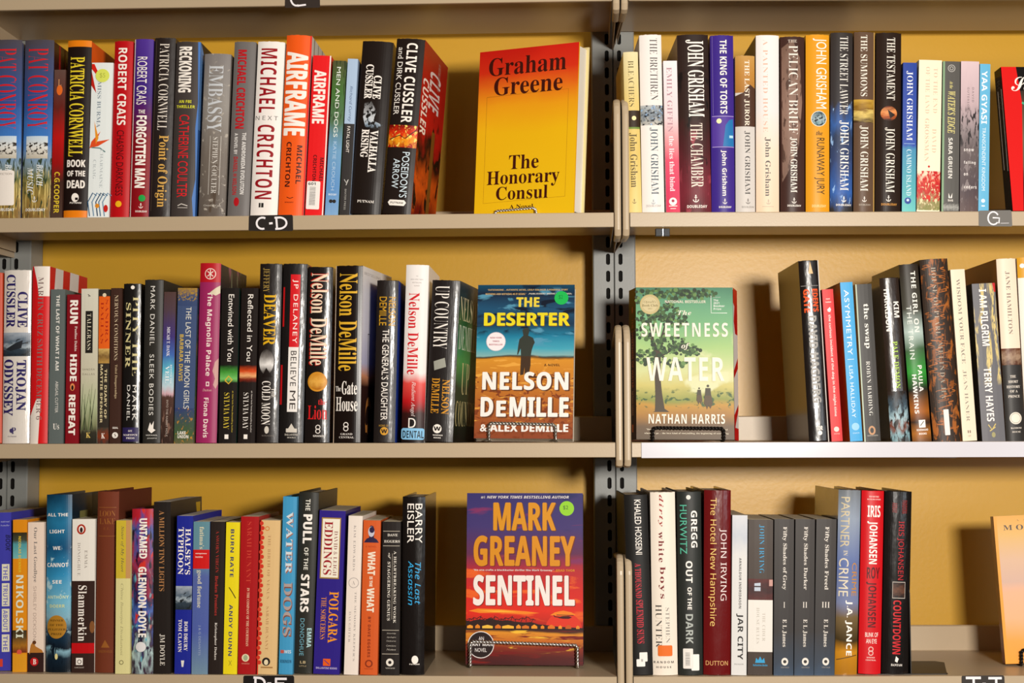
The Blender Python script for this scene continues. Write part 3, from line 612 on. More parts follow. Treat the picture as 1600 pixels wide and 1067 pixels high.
book('R', 1, 1260, 1296.5, 1259, 1297, 54, '#e5a128', [('t', 'JOHN GRISHAM', 60, 170, .28, .88, W_, 'S'), ('e', 186, .54, 10.5, W_), ('e', 186, .54, 9.8, FACE_), ('h', 'the', 205, 212, .42, .7, '#2c2018', 'J'), ('t', 'RUNAWAY JURY', 216, 304, .34, .78, '#3a2a14', 'S'), ('h', 'DOUBLEDAY', 320, 324, .25, .85, '#f6dc9a', 'B')],
     'golden yellow hardcover with a round photo on its spine', rough=.32)
BLUR = blend('lawyer', (0, '#3c3532'), (.38, '#3e3a3c'), (.48, '#3c64a4'), (.56, '#35425e'), (.7, '#3a4a74'), (.85, '#3c68b0'), (.95, '#3a3634'), (1, '#332e2c'), amp=.18, sc=(4, 8), spots=[('#9cc0ec', (6, 14), .64, .4, .9)])
book('R', 1, 1298, 1332, 1298, 1334, 51, '#3d3635', [('r', 51, 345, 0, 1, BLUR), ('t', 'THE STREET LAWYER', 57, 180, .4, .78, '#f0eae2', 'L'), ('t', 'JOHN GRISHAM', 189, 298, .38, .82, '#f4eee6', 'L'), ('anchor', 312, .6, 3.2, W_), ('h', 'DOUBLEDAY', 319, 322, .25, .95, W_, 'B')], 'charcoal hardcover THE STREET LAWYER with blue blurred lights', rough=.3)
SWIRL = blend('summons', (0, '#c8a040'), (.4, '#8a6420'), (.6, '#e0c470'), (1, '#4a3420'), amp=.9, sc=(1.5, 5))
book('R', 1, 1334, 1367, 1335, 1368, 50, '#69513f', [('r', 156, 192, 0, 1, SWIRL), ('t', 'THE SUMMONS', 55, 151, .3, .62, '#f2eadc', 'L'), ('t', 'JOHN GRISHAM', 197, 299, .26, .68, '#f2eadc', 'L'), ('anchor', 312, .5, 3, W_), ('h', 'DOUBLEDAY', 319, 321.5, .25, .8, '#d8ccbc', 'T'), ('r', 50, 345, .94, 1, '#c09a58')], 'milk brown hardcover THE SUMMONS with a gold swirl band', rough=.32)
book('R', 1, 1368.5, 1408, 1369.5, 1410, 51, '#33261f', [('e', 178, .5, 11, blend('bronze', (0, '#7a3a1c'), (.4, '#e89a5c'), (.7, '#b05a28'), (1, '#3a1c10'), amp=.8, sc=(2, 6)), 10), ('p', [(.45, 172), (.75, 180), (.55, 186)], '#33261f'), ('t', 'THE TESTAMENT', 59, 157, .4, .74, '#f0e8dc', 'L'),
     ('t', 'JOHN GRISHAM', 200, 301, .34, .74, '#f0e8dc', 'L'), ('anchor', 311, .5, 3.4, W_), ('h', 'DOUBLEDAY', 318, 321.5, .22, .84, '#d89a48', 'B')], 'dark brown hardcover THE TESTAMENT with a bronze oval emblem', rough=.25)
book('R', 1, 1409, 1431, 1411, 1433, 98, '#2f4ca4', [('r', 98, 345, 0, 1, blend('camino', (0, '#2c489e'), (.52, '#3a58b0'), (.55, '#4c94b8'), (.8, '#5ab0b8'), (1, '#7ad0c8'), amp=.03)), ('t', 'JOHN GRISHAM', 111, 220, .24, .72, '#eef0f4', 'L'), ('l', [(.1, 225), (.9, 225)], .6, '#a8c8e0'),
     ('t', 'CAMINO ISLAND', 234, 306, .3, .66, '#d8eaf0', 'L'), ('e', 314, .42, 4.4, '#234a9c'), ('e', 313, .42, 1.8, '#cfe0f0')], 'blue to aqua paperback CAMINO ISLAND', hard=False)
POPPY = blend('poppy', (0, '#f4e0c4'), (.25, '#d84a34'), (.5, '#c02a20'), (.75, '#a8986a'), (1, '#8a8a50'), amp=.9, sc=(6, 7), spots=[('#c81c1c', (7, 7), .52, 0, .75), ('#e8dcb0', (9, 8), .58, .3, 1)])
book('R', 1, 1431.5, 1469, 1436.5, 1472, 94, '#f7ebcf', [('t', 'TO THE END', 106, 177, .64, .82, '#dcbca4', 'L', 1.1), ('t', 'OF THE LAND', 105, 178, .3, .48, '#dcbca4', 'L', 1.1), ('t', 'DAVID', 202, 239, .62, .8, '#dcbca4', 'L', 1.1), ('t', 'GROSSMAN', 186, 253, .3, .48, '#dcbca4', 'L', 1.1),
     ('r', 268, 329, 0, 1, POPPY), ('e', 261, .5, 1.5, '#c82a20'), ('e', 309, .5, 3, '#d8301c')], 'cream paperback with red poppies at the foot of its spine', hard=False)
book('R', 1, 1470, 1499, 1474, 1500, 96, '#5e5b57', [('r', 96, 345, 0, .12, '#8aa884'), ('o', 107, .5, 5, 1, '#b8b4ae'), ('o', 107, .5, 2.6, .9, '#b8b4ae'), ('t', "At the", 127, 139, .4, .6, '#dcd088', 'J'), ('t', "WATER'S EDGE", 143, 209, .3, .75, '#e0d48a', 'J'), ('t', 'SARA GRUEN', 216, 279, .36, .6, '#e8e4dc', 'B'),
     ('p', [(.4, 302), (.5, 310), (.62, 302), (.6, 310), (.4, 310)], W_), ('h', 'S&G', 312, 315, .36, .66, W_, 'B'), ('r', 318, 330, .1, 1, blend('frost', (0, '#5e5b57'), (.5, '#a8a6a0'), (1, '#6a6864'), amp=1, sc=(8, 4)))], "grey paperback WATER'S EDGE with gold slanted title", hard=False)
SNOW = blend('cedars', (0, '#dcc4c8'), (.25, '#c8b0b4'), (.42, '#988a8c'), (.55, '#6c6060'), (.8, '#54464a'), (1, '#6a5450'), amp=.12, sc=(4, 9), spots=[('#342c2e', (7, 16), .55, .32, .52), ('#8c8080', (5, 18), .6, .45, 1)])
book('R', 1, 1500, 1528, 1501, 1531, 96, '#8a7c7e', [('r', 96, 345, 0, 1, SNOW), ('t', 'DAVID', 137, 160, .62, .72, '#5a4e50', 'T', 1.4), ('t', 'GUTERSON', 137, 172, .36, .46, '#5a4e50', 'T', 1.4), ('h', 'snow', 233, 237, .2, .74, '#f0e8e4', 'B', 1.3), ('h', 'falling', 252, 258, .2, .84, '#f0e8e4', 'B', 1.3), ('h', 'on', 271, 275, .2, .42, '#f0e8e4', 'B', 1.3),
     ('h', 'cedars', 290, 295, .22, .9, '#f0e8e4', 'B', 1.3)], 'misty grey lilac paperback with white words stacked down its spine', hard=False)
book('R', 1, 1528.5, 1545, 1531, 1548, 100, '#6cb8dc', [('t', 'YAA GYASI', 111, 194, .18, .72, '#f4f8f8', 'B'), ('t', 'TRANSCENDENT KINGDOM', 200, 298, .28, .62, '#eaf4f8', 'S'), ('e', 314, .45, 2.6, '#e8f2f6'), ('r', 321, 323, .3, .62, '#e8f2f6')], 'thin sky blue paperback with white letters, last upright book on its shelf', hard=False, side='#f0e8e0')

# ---- middle shelf, left bay
book('L', 2, -42, 1.2, -40, 2.5, 426, '#c8481c', [], 'orange-edged book cut by the left frame edge, only its right edge showing')
SEA = blend('sea', (0, '#aab2bc'), (.4, '#5c6c7c'), (.55, '#a8b4bc'), (.7, '#3a4854'), (1, '#2a343e'), amp=.5, sc=(3, 6), spots=[('#1f2428', (4, 5), .6, .2, 1)])
book('L', 2, 2.5, 43.5, 4.5, 48.5, 422, '#e3dbd2', [('t', 'CLIVE', 456, 512, .54, .9, '#302668', 'X'), ('t', 'CUSSLER', 429, 512, .1, .46, '#302668', 'X'), ('r', 520, 557, 0, 1, SEA), ('p', [(.1, 546), (.5, 536), (.75, 532), (.7, 544), (.3, 549)], '#2c3036'), ('t', 'TROJAN', 563, 642, .5, .88, '#302668', 'X'), ('t', 'ODYSSEY', 562, 650, .04, .42, '#302668', 'X'),
     ('e', 673, .38, 3, '#4a4070'), ('h', 'P', 668, 678, .38, .54, '#4a4070', 'R'), ('h', 'PUTNAM', 681, 683, .24, .56, '#6a6078', 'T')], 'silver white hardcover TROJAN ODYSSEY with navy slab letters', kind='mylar', rough=.25)
book('L', 2, 45, 73.5, 50.5, 77, 416, '#d81c20', [('p', [(.08, 416), (1, 416), (1, 463), (.42, 463), (.3, 440)], '#f0e6dc'), ('p', [(0, 694), (0, 650), (.35, 625), (.62, 622), (.5, 694)], '#f0e6dc'), ('t', 'MARTIN CRUZ SMITH', 433, 572, .36, .68, '#8c7470', 'L'), ('t', 'DECEMBER 6', 575, 656, .36, .68, '#8c7470', 'L')],
     'red and white hardcover with striped front cover showing above its neighbours', side='#d81c20', right=[('p', [(.14, 0), (.34, 0), (.22, 1), (.0, 1), (.0, .6)], '#ece2da'), ('p', [(.52, 0), (.76, 0), (.6, 1), (.38, 1)], '#ece2da'), ('h', 'NOTA', .115, .155, .18, .8, '#7a5a50', 'L')])
book('L', 2, 75.5, 98.5, 79, 102, 452, '#69716f', [('t', 'THE LAST OF WHAT I AM', 461, 579, .4, .64, '#f0ece4', 'B'), ('t', 'ABIGAIL CUTTER', 596, 645, .42, .62, '#e4e0d8', 'S'), ('h', 'U', 662, 671, .3, .56, W_, 'R'), ('h', 'S', 664, 671, .6, .72, W_, 'R')], 'slate grey paperback THE LAST OF WHAT I AM', hard=False)
book('L', 2, 101, 123, 105, 125.5, 460, '#8c1722', [('t', 'RUN', 469, 506, .24, .84, W_, 'H'), ('t', 'Pauline Dakin', 510, 549, .62, .8, '#f0dcd4', 'R'), ('t', 'HIDE', 554, 596, .3, .8, W_, 'H'), ('e', 605, .5, 3.2, '#e8945c', 5), ('e', 606, .5, 1.6, '#2a1c1a', 3.4), ('t', 'REPEAT', 617, 680, .24, .74, W_, 'H')],
     'dark red paperback HIDE REPEAT with heavy white letters', hard=False)
GRASS = [('l', [(.3+.12*i-.3, 672), (.35+.1*i-.2+.3*math.sin(i*1.7), 600+8*(i % 4))], (1.3, .3), q) for i, q in enumerate(['#3a4030', '#5c6a44', '#2c3026', '#4c5838', '#6a7850', '#33382a', '#48523a'])]
book('L', 2, 125, 151.5, 127, 153.5, 451, '#d8d2bd', [('r', 451, 694, 0, 1, blend('tallgrass', (0, '#dcd8c8'), (.55, '#cfc9b2'), (.75, '#b8c09a'), (.88, '#8a8c68'), (.93, '#3c382c'), (1, '#2c2a22'), amp=.06, sc=(6, 6))), ('r', 486, 552, .26, .7, '#2a2622'), ('t', 'TALLGRASS', 490, 547, .36, .6, '#e4dcc4', 'L'),
     ('h', 'SANDRA', 576, 579, .1, .84, '#7a7462', 'T', 1.3), ('h', 'DALLAS', 583.5, 586.5, .1, .84, '#7a7462', 'T', 1.3)] + GRASS + [('h', 'K', 676, 684, .35, .62, '#e8c870', 'R'), ('l', [(.4, 460), (.55, 463), (.42, 463)], 1, '#3a342c')], 'pale cream paperback TALLGRASS with a black title box and grass blades', hard=False)
book('L', 2, 152, 169.5, 154.5, 172.5, 452, '#3a332c', [('r', 463, 545, 0, 1, '#ea6a20'), ('t', 'SANDRA', 468, 536, .6, .86, '#b02c18', 'L'), ('t', 'DALLAS', 472, 537, .18, .44, '#b02c18', 'L'), ('r', 545, 568, 0, 1, blend('prairie', (0, '#d8b870'), (.5, '#8a6a3c'), (1, '#c09850'), amp=.6)),
     ('t', 'THE DIARY OF', 577, 654, .58, .8, '#e4d4a8', 'B'), ('t', 'MATTIE SPENSER', 570, 661, .2, .42, '#e4d4a8', 'B'), ('r', 668, 694, 0, 1, blend('leaf', (0, '#4a4438'), (.5, '#8a3c20'), (1, '#3c3a34'), amp=.9, sc=(4, 4))), ('h', 'K', 677, 685, .35, .68, W_, 'R'), ('e', 461, .5, 2.6, '#e8d8b8')], 'narrow paperback with an orange upper spine and dark lower spine', hard=False)
book('L', 2, 170, 188.5, 173.5, 190.5, 450, '#482f26', [('t', 'NERVOUS CONDITIONS', 461, 563, .34, .68, '#dcc8a8', 'L'), ('t', 'Tsitsi Dangarembga', 570, 623, .4, .66, '#cbb490', 'L'), ('h', 'SEAL', 667, 670, .28, .8, W_, 'B'), ('e', 680, .52, 4, W_), ('h', 'S', 677, 683, .44, .62, '#482f26', 'R')], 'narrow brown paperback NERVOUS CONDITIONS', hard=False)
book('L', 2, 189, 216.5, 192.5, 220, 443, '#1b1715', [('t', 'PITY THE', 463, 588, .58, .88, '#dcd09a', 'L'), ('t', 'SINNER', 473, 575, .16, .46, '#dcd09a', 'R', 1.1), ('t', 'MARK', 602, 657, .62, .84, '#f0ece4', 'S', 1.3), ('t', 'DANIEL', 602, 657, .3, .48, '#f0ece4', 'S', 1.1), ('r', 668, 690, .05, .97, '#342a5c'), ('h', 'ST.', 672, 675, .4, .66, W_, 'R'), ('h', "MARTIN'S", 678, 681, .1, .9, W_, 'R'), ('h', 'PRESS', 683, 686, .28, .76, W_, 'R'), ('e', 449, .55, 2.6, W_)],
     'black hardcover PITY THE SINNER with straw coloured letters', kind='mylar', rough=.3)
book('L', 2, 222, 250.5, 225, 255.5, 437, '#35322e', [('t', 'MARK DANIEL', 447, 540, .34, .58, '#eae6de', 'S', 1.15), ('t', 'SLEEK BODIES', 554, 649, .34, .58, '#eae6de', 'S', 1.15), ('p', [(.3, 672), (.42, 660), (.5, 665), (.62, 658), (.6, 670), (.72, 672), (.5, 677)], W_), ('h', 'MICHAEL', 679, 681, .2, .82, '#d8d4cc', 'B'), ('h', 'JOSEPH', 684, 686, .26, .78, '#d8d4cc', 'B')], 'charcoal hardcover SLEEK BODIES with thin white letters', side='#3a3631')
VEIL = blend('veil', (0, '#5c4440'), (.12, '#5a4650'), (.3, '#4a3c80'), (.42, '#4a70b8'), (.52, '#6cc4d8'), (.62, '#c8dce4'), (.67, '#d8b0b8'), (.69, '#5c4038'), (.85, '#4a342c'), (1, '#3c2c26'), amp=.07, sc=(5, 10), spots=[('#8a6a5c', (5, 14), .6, .7, 1)])
book('L', 2, 251, 269.5, 256, 275.5, 456, '#5c4840', [('r', 456, 694, 0, 1, VEIL), ('t', 'MICAH T. DANK', 511, 557, .32, .58, '#f0ecf4', 'R'), ('t', 'BEYOND THE', 570, 600, .66, .8, '#f4f8fa', 'R'), ('t', 'VEIL', 572, 599, .26, .58, '#f4f8fa', 'R'), ('t', 'INTO THE RABBIT HOLE', 625, 682, .4, .56, '#cbbcb0', 'T')], 'narrow paperback with a violet and turquoise sky over brown rock', hard=False)
LEAFY = blend('leafy', (0, '#a8843c'), (.5, '#46567a'), (1, '#42527a'), amp=.7, sc=(8, 6), spots=[('#b08c40', (9, 9), .55, 0, .7)])
LEAF2 = blend('leafy2', (0, '#3c4a78'), (.4, '#4c5c50'), (.7, '#4a6440'), (1, '#6a6848'), amp=.6, sc=(6, 6), spots=[('#c08a3c', (8, 8), .62, 0, 1)])
book('L', 2, 272, 301.5, 277, 309.5, 450, '#495a80', [('r', 450, 478, 0, 1, LEAFY), ('r', 638, 694, 0, 1, LEAF2), ('t', 'THE LAST OF THE MOON GIRLS', 480, 639, .45, .72, '#f0ecdc', 'T'), ('t', 'BARBARA DAVIS', 523, 596, .16, .36, '#d8b850', 'B'), ('h', 'LAKE', 674, 679, .18, .6, W_, 'B'), ('h', 'UNION', 680, 685, .18, .74, W_, 'B')], 'slate blue paperback with gold foliage at the head of its spine', hard=False,
     right=[('r', 0, 1, 0, .14, LEAF2)])
FLOR = blend('floral', (0, '#2e2a30'), (.5, '#3a3038'), (1, '#2a2628'), amp=.4, sc=(4, 4), spots=[('#a86478', (5, 5), .6, 0, 1), ('#8a8c70', (6, 4), .62, 0, 1)])
book('L', 2, 305, 337.5, 312, 345, 412, '#a52e66', [('r', 411, 441, 0, 1, '#bf1c2a'), ('o', 428, .52, 7.6, 1.1, '#f0dcd0'), ('l', [(.38, 424), (.66, 432)], 1.3, '#f0dcd0'), ('l', [(.66, 424), (.38, 432)], 1.3, '#f0dcd0'), ('l', [(.52, 421), (.52, 435)], 1.3, '#f0dcd0'),
     ('t', 'The Magnolia Palace', 456, 588, .34, .66, '#f6e4dc', 'B'), ('r', 597, 604, .44, .6, '#f6e4dc'), ('r', 598.5, 602.5, .48, .56, '#a52e66'), ('h', 'Dutton', 608, 612, .28, .72, '#e8c0b8', 'I'), ('t', 'Fiona Davis', 622, 684, .36, .6, '#f6e4dc', 'B'),
     ('p', [(1, 446), (.8, 450), (.5, 458), (.8, 462), (1, 458)], '#dcd0b4'), ('p', [(1, 560), (.84, 566), (.74, 580), (.86, 592), (.78, 602), (.9, 608), (1, 600)], '#c89890')], 'tall raspberry pink hardcover The Magnolia Palace with a red head band', side='#2e2a30', right=[('r', 0, 1, 0, 1, FLOR)])
def sylvia(band, colr, nm, ncol):
    return [('t', nm, 460, 565, .4, .72, W_, 'S'), ('r', 571, 598, 0, 1, band), ('t', 'SYLVIA DAY', 614, 671, .26, .58, ncol, 'L'), ('t', '#1 New York Times Bestselling Author', 611, 676, .7, .8, ncol, 'T'), ('r', 679, 686, .34, .56, W_)]
book('L', 2, 341, 369, 346.5, 374, 450, '#221c19', sylvia(blend('green_glow', (0, '#1c2a18'), (.4, '#4a9c3c'), (.8, '#7cc86c'), (1, '#2a3a20'), amp=.2), '', 'Entwined with You', '#e0c848')+[('l', [(.3, 595), (.5, 588), (.7, 594), (.5, 600), (.3, 595)], 1.6, '#e0b840')], 'black paperback with a glowing green band and yellow author name', hard=False, side='#1c3c34')
book('L', 2, 371.5, 398, 377, 404, 450, '#241a17', sylvia(blend('orange_glow', (0, '#3a140c'), (.35, '#d8501c'), (.6, '#f0b078'), (.8, '#8a2c14'), (1, '#2a1814'), amp=.2), '', 'Reflected in You', '#f0e8e0'), 'black paperback with a glowing orange band and white author name', hard=False)
SMOKE = blend('smoke', (0, '#241a16'), (.3, '#8a8480'), (.6, '#f0ece8'), (.85, '#7a7470'), (1, '#1f1613'), amp=.3, sc=(3, 3))
book('L', 2, 399.5, 434, 405.5, 440.5, 412, '#211714', [('t', 'JEFFERY', 419, 457, .14, .46, '#b89a50', 'L'), ('t', 'DEAVER', 460, 540, .22, .78, '#e4b41e', 'R'), ('e', 566, .4, 10, SMOKE, 17), ('p', [(.2, 590), (.4, 575), (.7, 590)], '#211714'), ('t', 'THE', 607, 622, .66, .82, W_, 'L'), ('t', 'COLD MOON', 596, 664, .22, .62, W_, 'L'), ('e', 672, .48, 3, '#d8d0c4', 5), ('h', 'SIMON', 680, 682, .26, .8, '#8a8078', 'T')],
     'black hardcover with gold name and a white moonlit glow', kind='mylar')
book('L', 2, 434.5, 473, 442, 480, 412, '#191413', [('r', 449, 511, .03, .1, '#d01c20'), ('r', 571, 633, .0, .08, '#d01c20'), ('r', 429, 543, .34, .74, '#da2028'), ('r', 543, 644, .32, .74, '#f2ece6'), ('t', 'JP DELANEY', 437, 537, .42, .66, W_, 'S', 1.2), ('t', 'BELIEVE', 549, 604, .42, .66, '#3a302c', 'S', 1.1), ('t', 'ME', 611, 640, .42, .66, '#3a302c', 'S'),
     ('p', [(.3, 676), (.52, 662), (.75, 676)], '#d8d0c4'), ('r', 670, 676, .3, .75, '#d8d0c4'), ('h', 'BALLANTINE', 678, 681, .25, .8, '#d8d0c4', 'R'), ('h', 'BOOKS', 683, 685, .36, .7, '#d8d0c4', 'R')], 'black hardcover with a red box and a white box reading BELIEVE ME', kind='mylar', right=[('r', 0, 1, .1, .2, '#c01c20')])
book('L', 2, 473.5, 515, 482, 519, 417, '#1f1714', [('t', 'Nelson DeMille', 426, 572, .1, .84, '#c8281c', 'R'), ('t', 'Nelson DeMille', 427, 571, .15, .82, '#f2dcc0', 'L'), ('e', 597, .48, 13.2, '#d8962c'), ('e', 597, .48, 11, blend('coin', (0, '#d08c24'), (.5, '#e8b050'), (1, '#b87418'), amp=.6, sc=(5, 5))), ('h', 'the', 624, 633, .54, .86, '#d82428', 'L'), ('h', 'Lion', 634, 656, .12, .9, '#d82428', 'R'),
     ('o', 668, .55, 3.4, 1.1, '#e8e0d8'), ('o', 674, .55, 3.4, 1.1, '#e8e0d8'), ('h', 'GRAND', 680, 683, .36, .78, '#e8e0d8', 'B')], 'black hardcover The Lion with a gold coin and crinkled clear wrap', kind='mylar', rough=.25)
book('L', 2, 517.5, 562.5, 523.5, 566, 415, '#1f1511', [('r', 415, 694, 0, .03, '#e8d0b8'), ('t', 'Nelson DeMille', 427, 580, .16, .84, '#e4b436', 'R'), ('h', 'The', 604, 612, .08, .28, W_, 'L'), ('h', 'Gate', 596, 617, .32, .88, W_, 'L'), ('h', 'House', 621, 643, .1, .9, W_, 'L'), ('o', 664, .5, 3.6, 1.2, '#e8e0d8'), ('o', 670, .5, 3.6, 1.2, '#e8e0d8'), ('h', 'GRAND', 677, 680, .3, .74, '#e8e0d8', 'R'), ('h', 'CENTRAL', 682, 685, .25, .8, '#e8e0d8', 'R')],
     'black hardcover The Gate House with gold name and pale front cover seen at an angle', yaw=-7.5, side='#ece6e0', rough=.25,
     right=[('r', 0, 1, 0, 1, blend('gate_side', (0, '#efe9e4'), (.35, '#e8e2e4'), (.55, '#c8c4d8'), (.62, '#e09a70'), (.68, '#3a201a'), (1, '#1a1210'), amp=.05)), ('l', [(.2, .38), (.26, .38), (.26, .62), (.2, .62), (.2, .38)], 1.6, '#2a2422'), ('t', 'G', .74, .97, .15, .35, '#b87a3c', 'L'), ('h', 'BESTSELLING', .03, .045, .05, .6, '#a8a09c', 'T')])
book('L', 2, 583.5, 616, 588, 623.5, 438, '#241b18', [('t', 'NELSON', 464, 509, .58, .9, '#d8a428', 'S'), ('t', 'DEMILLE', 464, 509, .14, .48, '#d8a428', 'S'), ("t", "THE GENERAL'S DAUGHTER", 515, 657, .32, .64, W_, 'S'), ('h', 'HOME OF', 664, 667, .25, .7, '#c89a38', 'T'), ('e', 674, .5, 5.4, '#d8a038'), ('h', 'W', 671, 677, .36, .64, '#241b18', 'H')],
     "black hardcover THE GENERAL'S DAUGHTER with a gold round emblem", kind='mylar', side='#2444a0')
RAD = blend('radiant', (0, '#f2ece8'), (.6, '#f0e4e0'), (.66, '#e05048'), (.76, '#c01c20'), (.83, '#3c1814'), (1, '#1c1412'), amp=.04)
book('L', 2, 627.5, 661, 633, 671.5, 414, '#f2ece8', [('r', 414, 694, 0, 1, RAD), ('h', 'THE', 431, 432.5, .45, .55, '#8a8280', 'T'), ('h', 'NEW YORK TIMES', 436, 437.8, .22, .78, '#8a8280', 'T'), ('h', 'BESTSELLING', 441, 442.8, .3, .7, '#8a8280', 'T'), ('h', 'AUTHOR', 446, 447.8, .38, .62, '#8a8280', 'T'), ('t', 'Nelson DeMille', 458, 586, .16, .64, '#d41c26', 'L'), ('t', 'Radiant Angel', 597, 651, .36, .58, '#e8dcd8', 'I'),
     ('r', 652, 670, .3, .66, '#1c1614'), ('h', 'D', 654, 669, .3, .62, W_, 'T'), ('stk', 'r', 678.5, .5, 15.4, 7.6, '#8cc4e8', [('DENTAL', .22, .86, .06, .98, '#26303a', 'B', False)], 'name_sticker')], 'white hardcover fading to red and black with a pale blue sticker at its foot', rough=.25)
book('L', 2, 662.5, 706, 673, 720, 438, '#231b19', [('t', 'UP COUNTRY', 447, 546, .14, .66, W_, 'L'), ('p', [(.2, 566), (.6, 560), (.66, 574), (.24, 580)], '#a8a89c'), ('t', 'NELSON', 594, 648, .56, .82, '#dc9c30', 'R'), ('t', 'DEMILLE', 592, 647, .18, .46, '#dc9c30', 'R'), ('e', 671, .45, 6, W_), ('h', 'W', 667.5, 674, .32, .58, '#231b19', 'H'), ('h', 'WARNER', 680, 682, .3, .66, W_, 'B'), ('h', 'BOOKS', 684, 686, .34, .6, W_, 'B')],
     'black hardcover UP COUNTRY with a green glossy front cover seen at an angle', yaw=-8, kind='mylar', side='#1c1a14',
     right=[('r', 0, 1, 0, 1, blend('upcountry', (0, '#16303c'), (.1, '#1c2c24'), (.38, '#3a7a3c'), (.5, '#4c9a54'), (.66, '#1f3c24'), (1, '#14110f'), amp=.1)), ('h', 'NELSON', .09, .24, .05, .95, '#e4d4a8', 'L'), ('h', 'DEMILLE', .27, .42, .05, .95, '#c8d0b8', 'L'), ('h', 'UP', .5, .7, .25, .6, '#d8c890', 'L'), ('h', 'COUNTRY', .74, .9, .05, .95, '#d8c890', 'L')])

# ---- H shelf
book('R', 2, 1265, 1296, 1247, 1280, 407, '#1f1714', [('p', [(.45, 428), (.55, 408), (.68, 428)], '#e8c090'), ('l', [(.05, 447), (.9, 447)], .7, '#9a9490'), ("t", "EDEN'S", 452, 488, .58, .86, '#e85a1e', 'H'), ('t', 'GATE', 452, 489, .14, .44, '#e85a1e', 'H'), ('t', 'DAVID HAGBERG', 494, 630, .28, .72, '#a8a49f', 'H'), ('h', 'TOR', 666, 673, .36, .7, W_, 'H'), ('e', 677, .55, 3, W_), ('r', 407, 694, .95, 1, '#e0d8d0')],
     'black leaning hardcover with silver block letters, first upright book on the H shelf', kind='mylar', side='#4a3426', rough=.25)
book('R', 2, 1299.5, 1317, 1284, 1302, 452, '#db2a2d', [('h', 'mark', 466, 468, .3, .66, W_, 'B'), ('h', 'haddon', 471, 473, .25, .75, W_, 'B'), ('p', [(.35, 484), (.6, 480), (.7, 484), (.6, 488), (.4, 487)], W_), ('t', 'the curious incident of the dog in the night-time', 492, 651, .36, .64, '#f6e4de', 'B'), ('e', 671, .5, 3.4, '#f0d4cc'), ('h', 'VINTAGE', 677, 679, .25, .78, '#f0d4cc', 'T')], 'thin bright red paperback between a black and a blue book', hard=False)
book('R', 2, 1328.5, 1348, 1312, 1332.5, 441, '#3fa9df', [('t', 'ASYMMETRY', 453, 555, .26, .64, '#f0f6f8', 'S', 1.1), ('l', [(.2, 562), (.72, 562)], .6, '#f0f6f8'), ('t', 'LISA HALLIDAY', 572, 653, .28, .58, '#e4f0f6', 'S', 1.1), ('e', 667, .5, 5, '#9cd0ec'), ('h', 'SIMON', 676, 678, .25, .78, '#d8ecf4', 'T')], 'light blue paperback ASYMMETRY with orange cover edge', hard=False, side='#e8a43c')
book('R', 2, 1350.5, 1376.5, 1336, 1362, 444, '#3b3733', [('r', 444, 694, 0, .08, '#b8c4ae'), ('t', 'the swap', 475, 545, .34, .74, '#ece8e0', 'L'), ('t', 'ROBYN HARDING', 565, 650, .38, .62, '#ece8e0', 'L', 1.1), ('e', 673, .5, 4.6, '#c8966c', 6), ('e', 673, .5, 2.4, '#3b3733', 3.6), ('h', 'SIMON & SCHUSTER', 680, 682, .2, .85, '#d8d0c4', 'T')], 'charcoal paperback the swap', hard=False, side='#c8ccb8')
DEM = blend('demon', (0, '#33261f'), (.3, '#4a5c68'), (.5, '#a8c4cc'), (.65, '#7a3c20'), (.85, '#8cb0b8'), (1, '#5c6468'), amp=.7, sc=(4, 5), spots=[('#1c1814', (5, 5), .56, 0, 1)])
book('R', 2, 1392.5, 1423.5, 1374.5, 1404.5, 434, '#34271f', [('r', 612, 694, 0, 1, DEM), ('t', 'KIM', 472, 497, .62, .9, W_, 'B'), ('t', 'HARRISON', 452, 518, .16, .44, W_, 'B'), ('t', 'PALE DEMON', 534, 608, .4, .68, '#b4d65c', 'R')], 'dark brown hardcover with a green word and a misty figure at its foot', kind='mylar', side='#6a4c30', rough=.25)
TRN = blend('train', (0, '#33291f'), (.25, '#4c4a40'), (.38, '#b8c8c0'), (.48, '#4a6a48'), (.6, '#3a9a3c'), (.7, '#2a2c20'), (.82, '#a86424'), (.88, '#3c2a1c'), (.94, '#b0702c'), (1, '#5c4028'), amp=.06, sc=(1, 12))
book('R', 2, 1425.5, 1457.5, 1405.5, 1434.5, 413, '#33281f', [('r', 413, 694, 0, 1, TRN), ('t', 'THE GIRL ON', 424, 520, .54, .8, '#f0eee4', 'B', 1.1), ('t', 'THE TRAIN', 478, 562, .2, .44, '#e0e4dc', 'S', 1.2), ('t', 'PAULA', 572, 613, .54, .76, W_, 'B', 1.1), ('t', 'HAWKINS', 586, 647, .22, .44, W_, 'B', 1.1), ('r', 657, 669, .38, .72, W_), ('l', [(.45, 666), (.65, 659)], 1, '#3a3028'), ('h', 'RIVERHEAD', 671, 674, .25, .85, W_, 'B'), ('h', 'BOOKS', 677, 680, .35, .75, W_, 'B')],
     'dark hardcover THE GIRL ON THE TRAIN with blurred green and orange streaks', side='#3c3020', rough=.3)
ORN = blend('ornate', (0, '#3a2c22'), (1, '#3a2c22'), amp=.1, spots=[('#a8642a', (4, 9), .6, 0, 1), ('#8a5020', (7, 12), .6, 0, 1)])
def curls(seed, n, y0, y1, col):
    rg = random.Random(seed); o = []
    for i in range(n):
        y = y0+(y1-y0)*i/n; a = rg.uniform(.1, .9); b = rg.uniform(.1, .9); dd = rg.choice((-1, 1))
        o.append(('l', [(min(.98, max(.02, a+(b-a)*k/8+.12*dd*math.sin(k*.8))), y+(y1-y0)/n*1.6*k/8) for k in range(9)], (1.8, .5), rg.choice(col)))
    return o
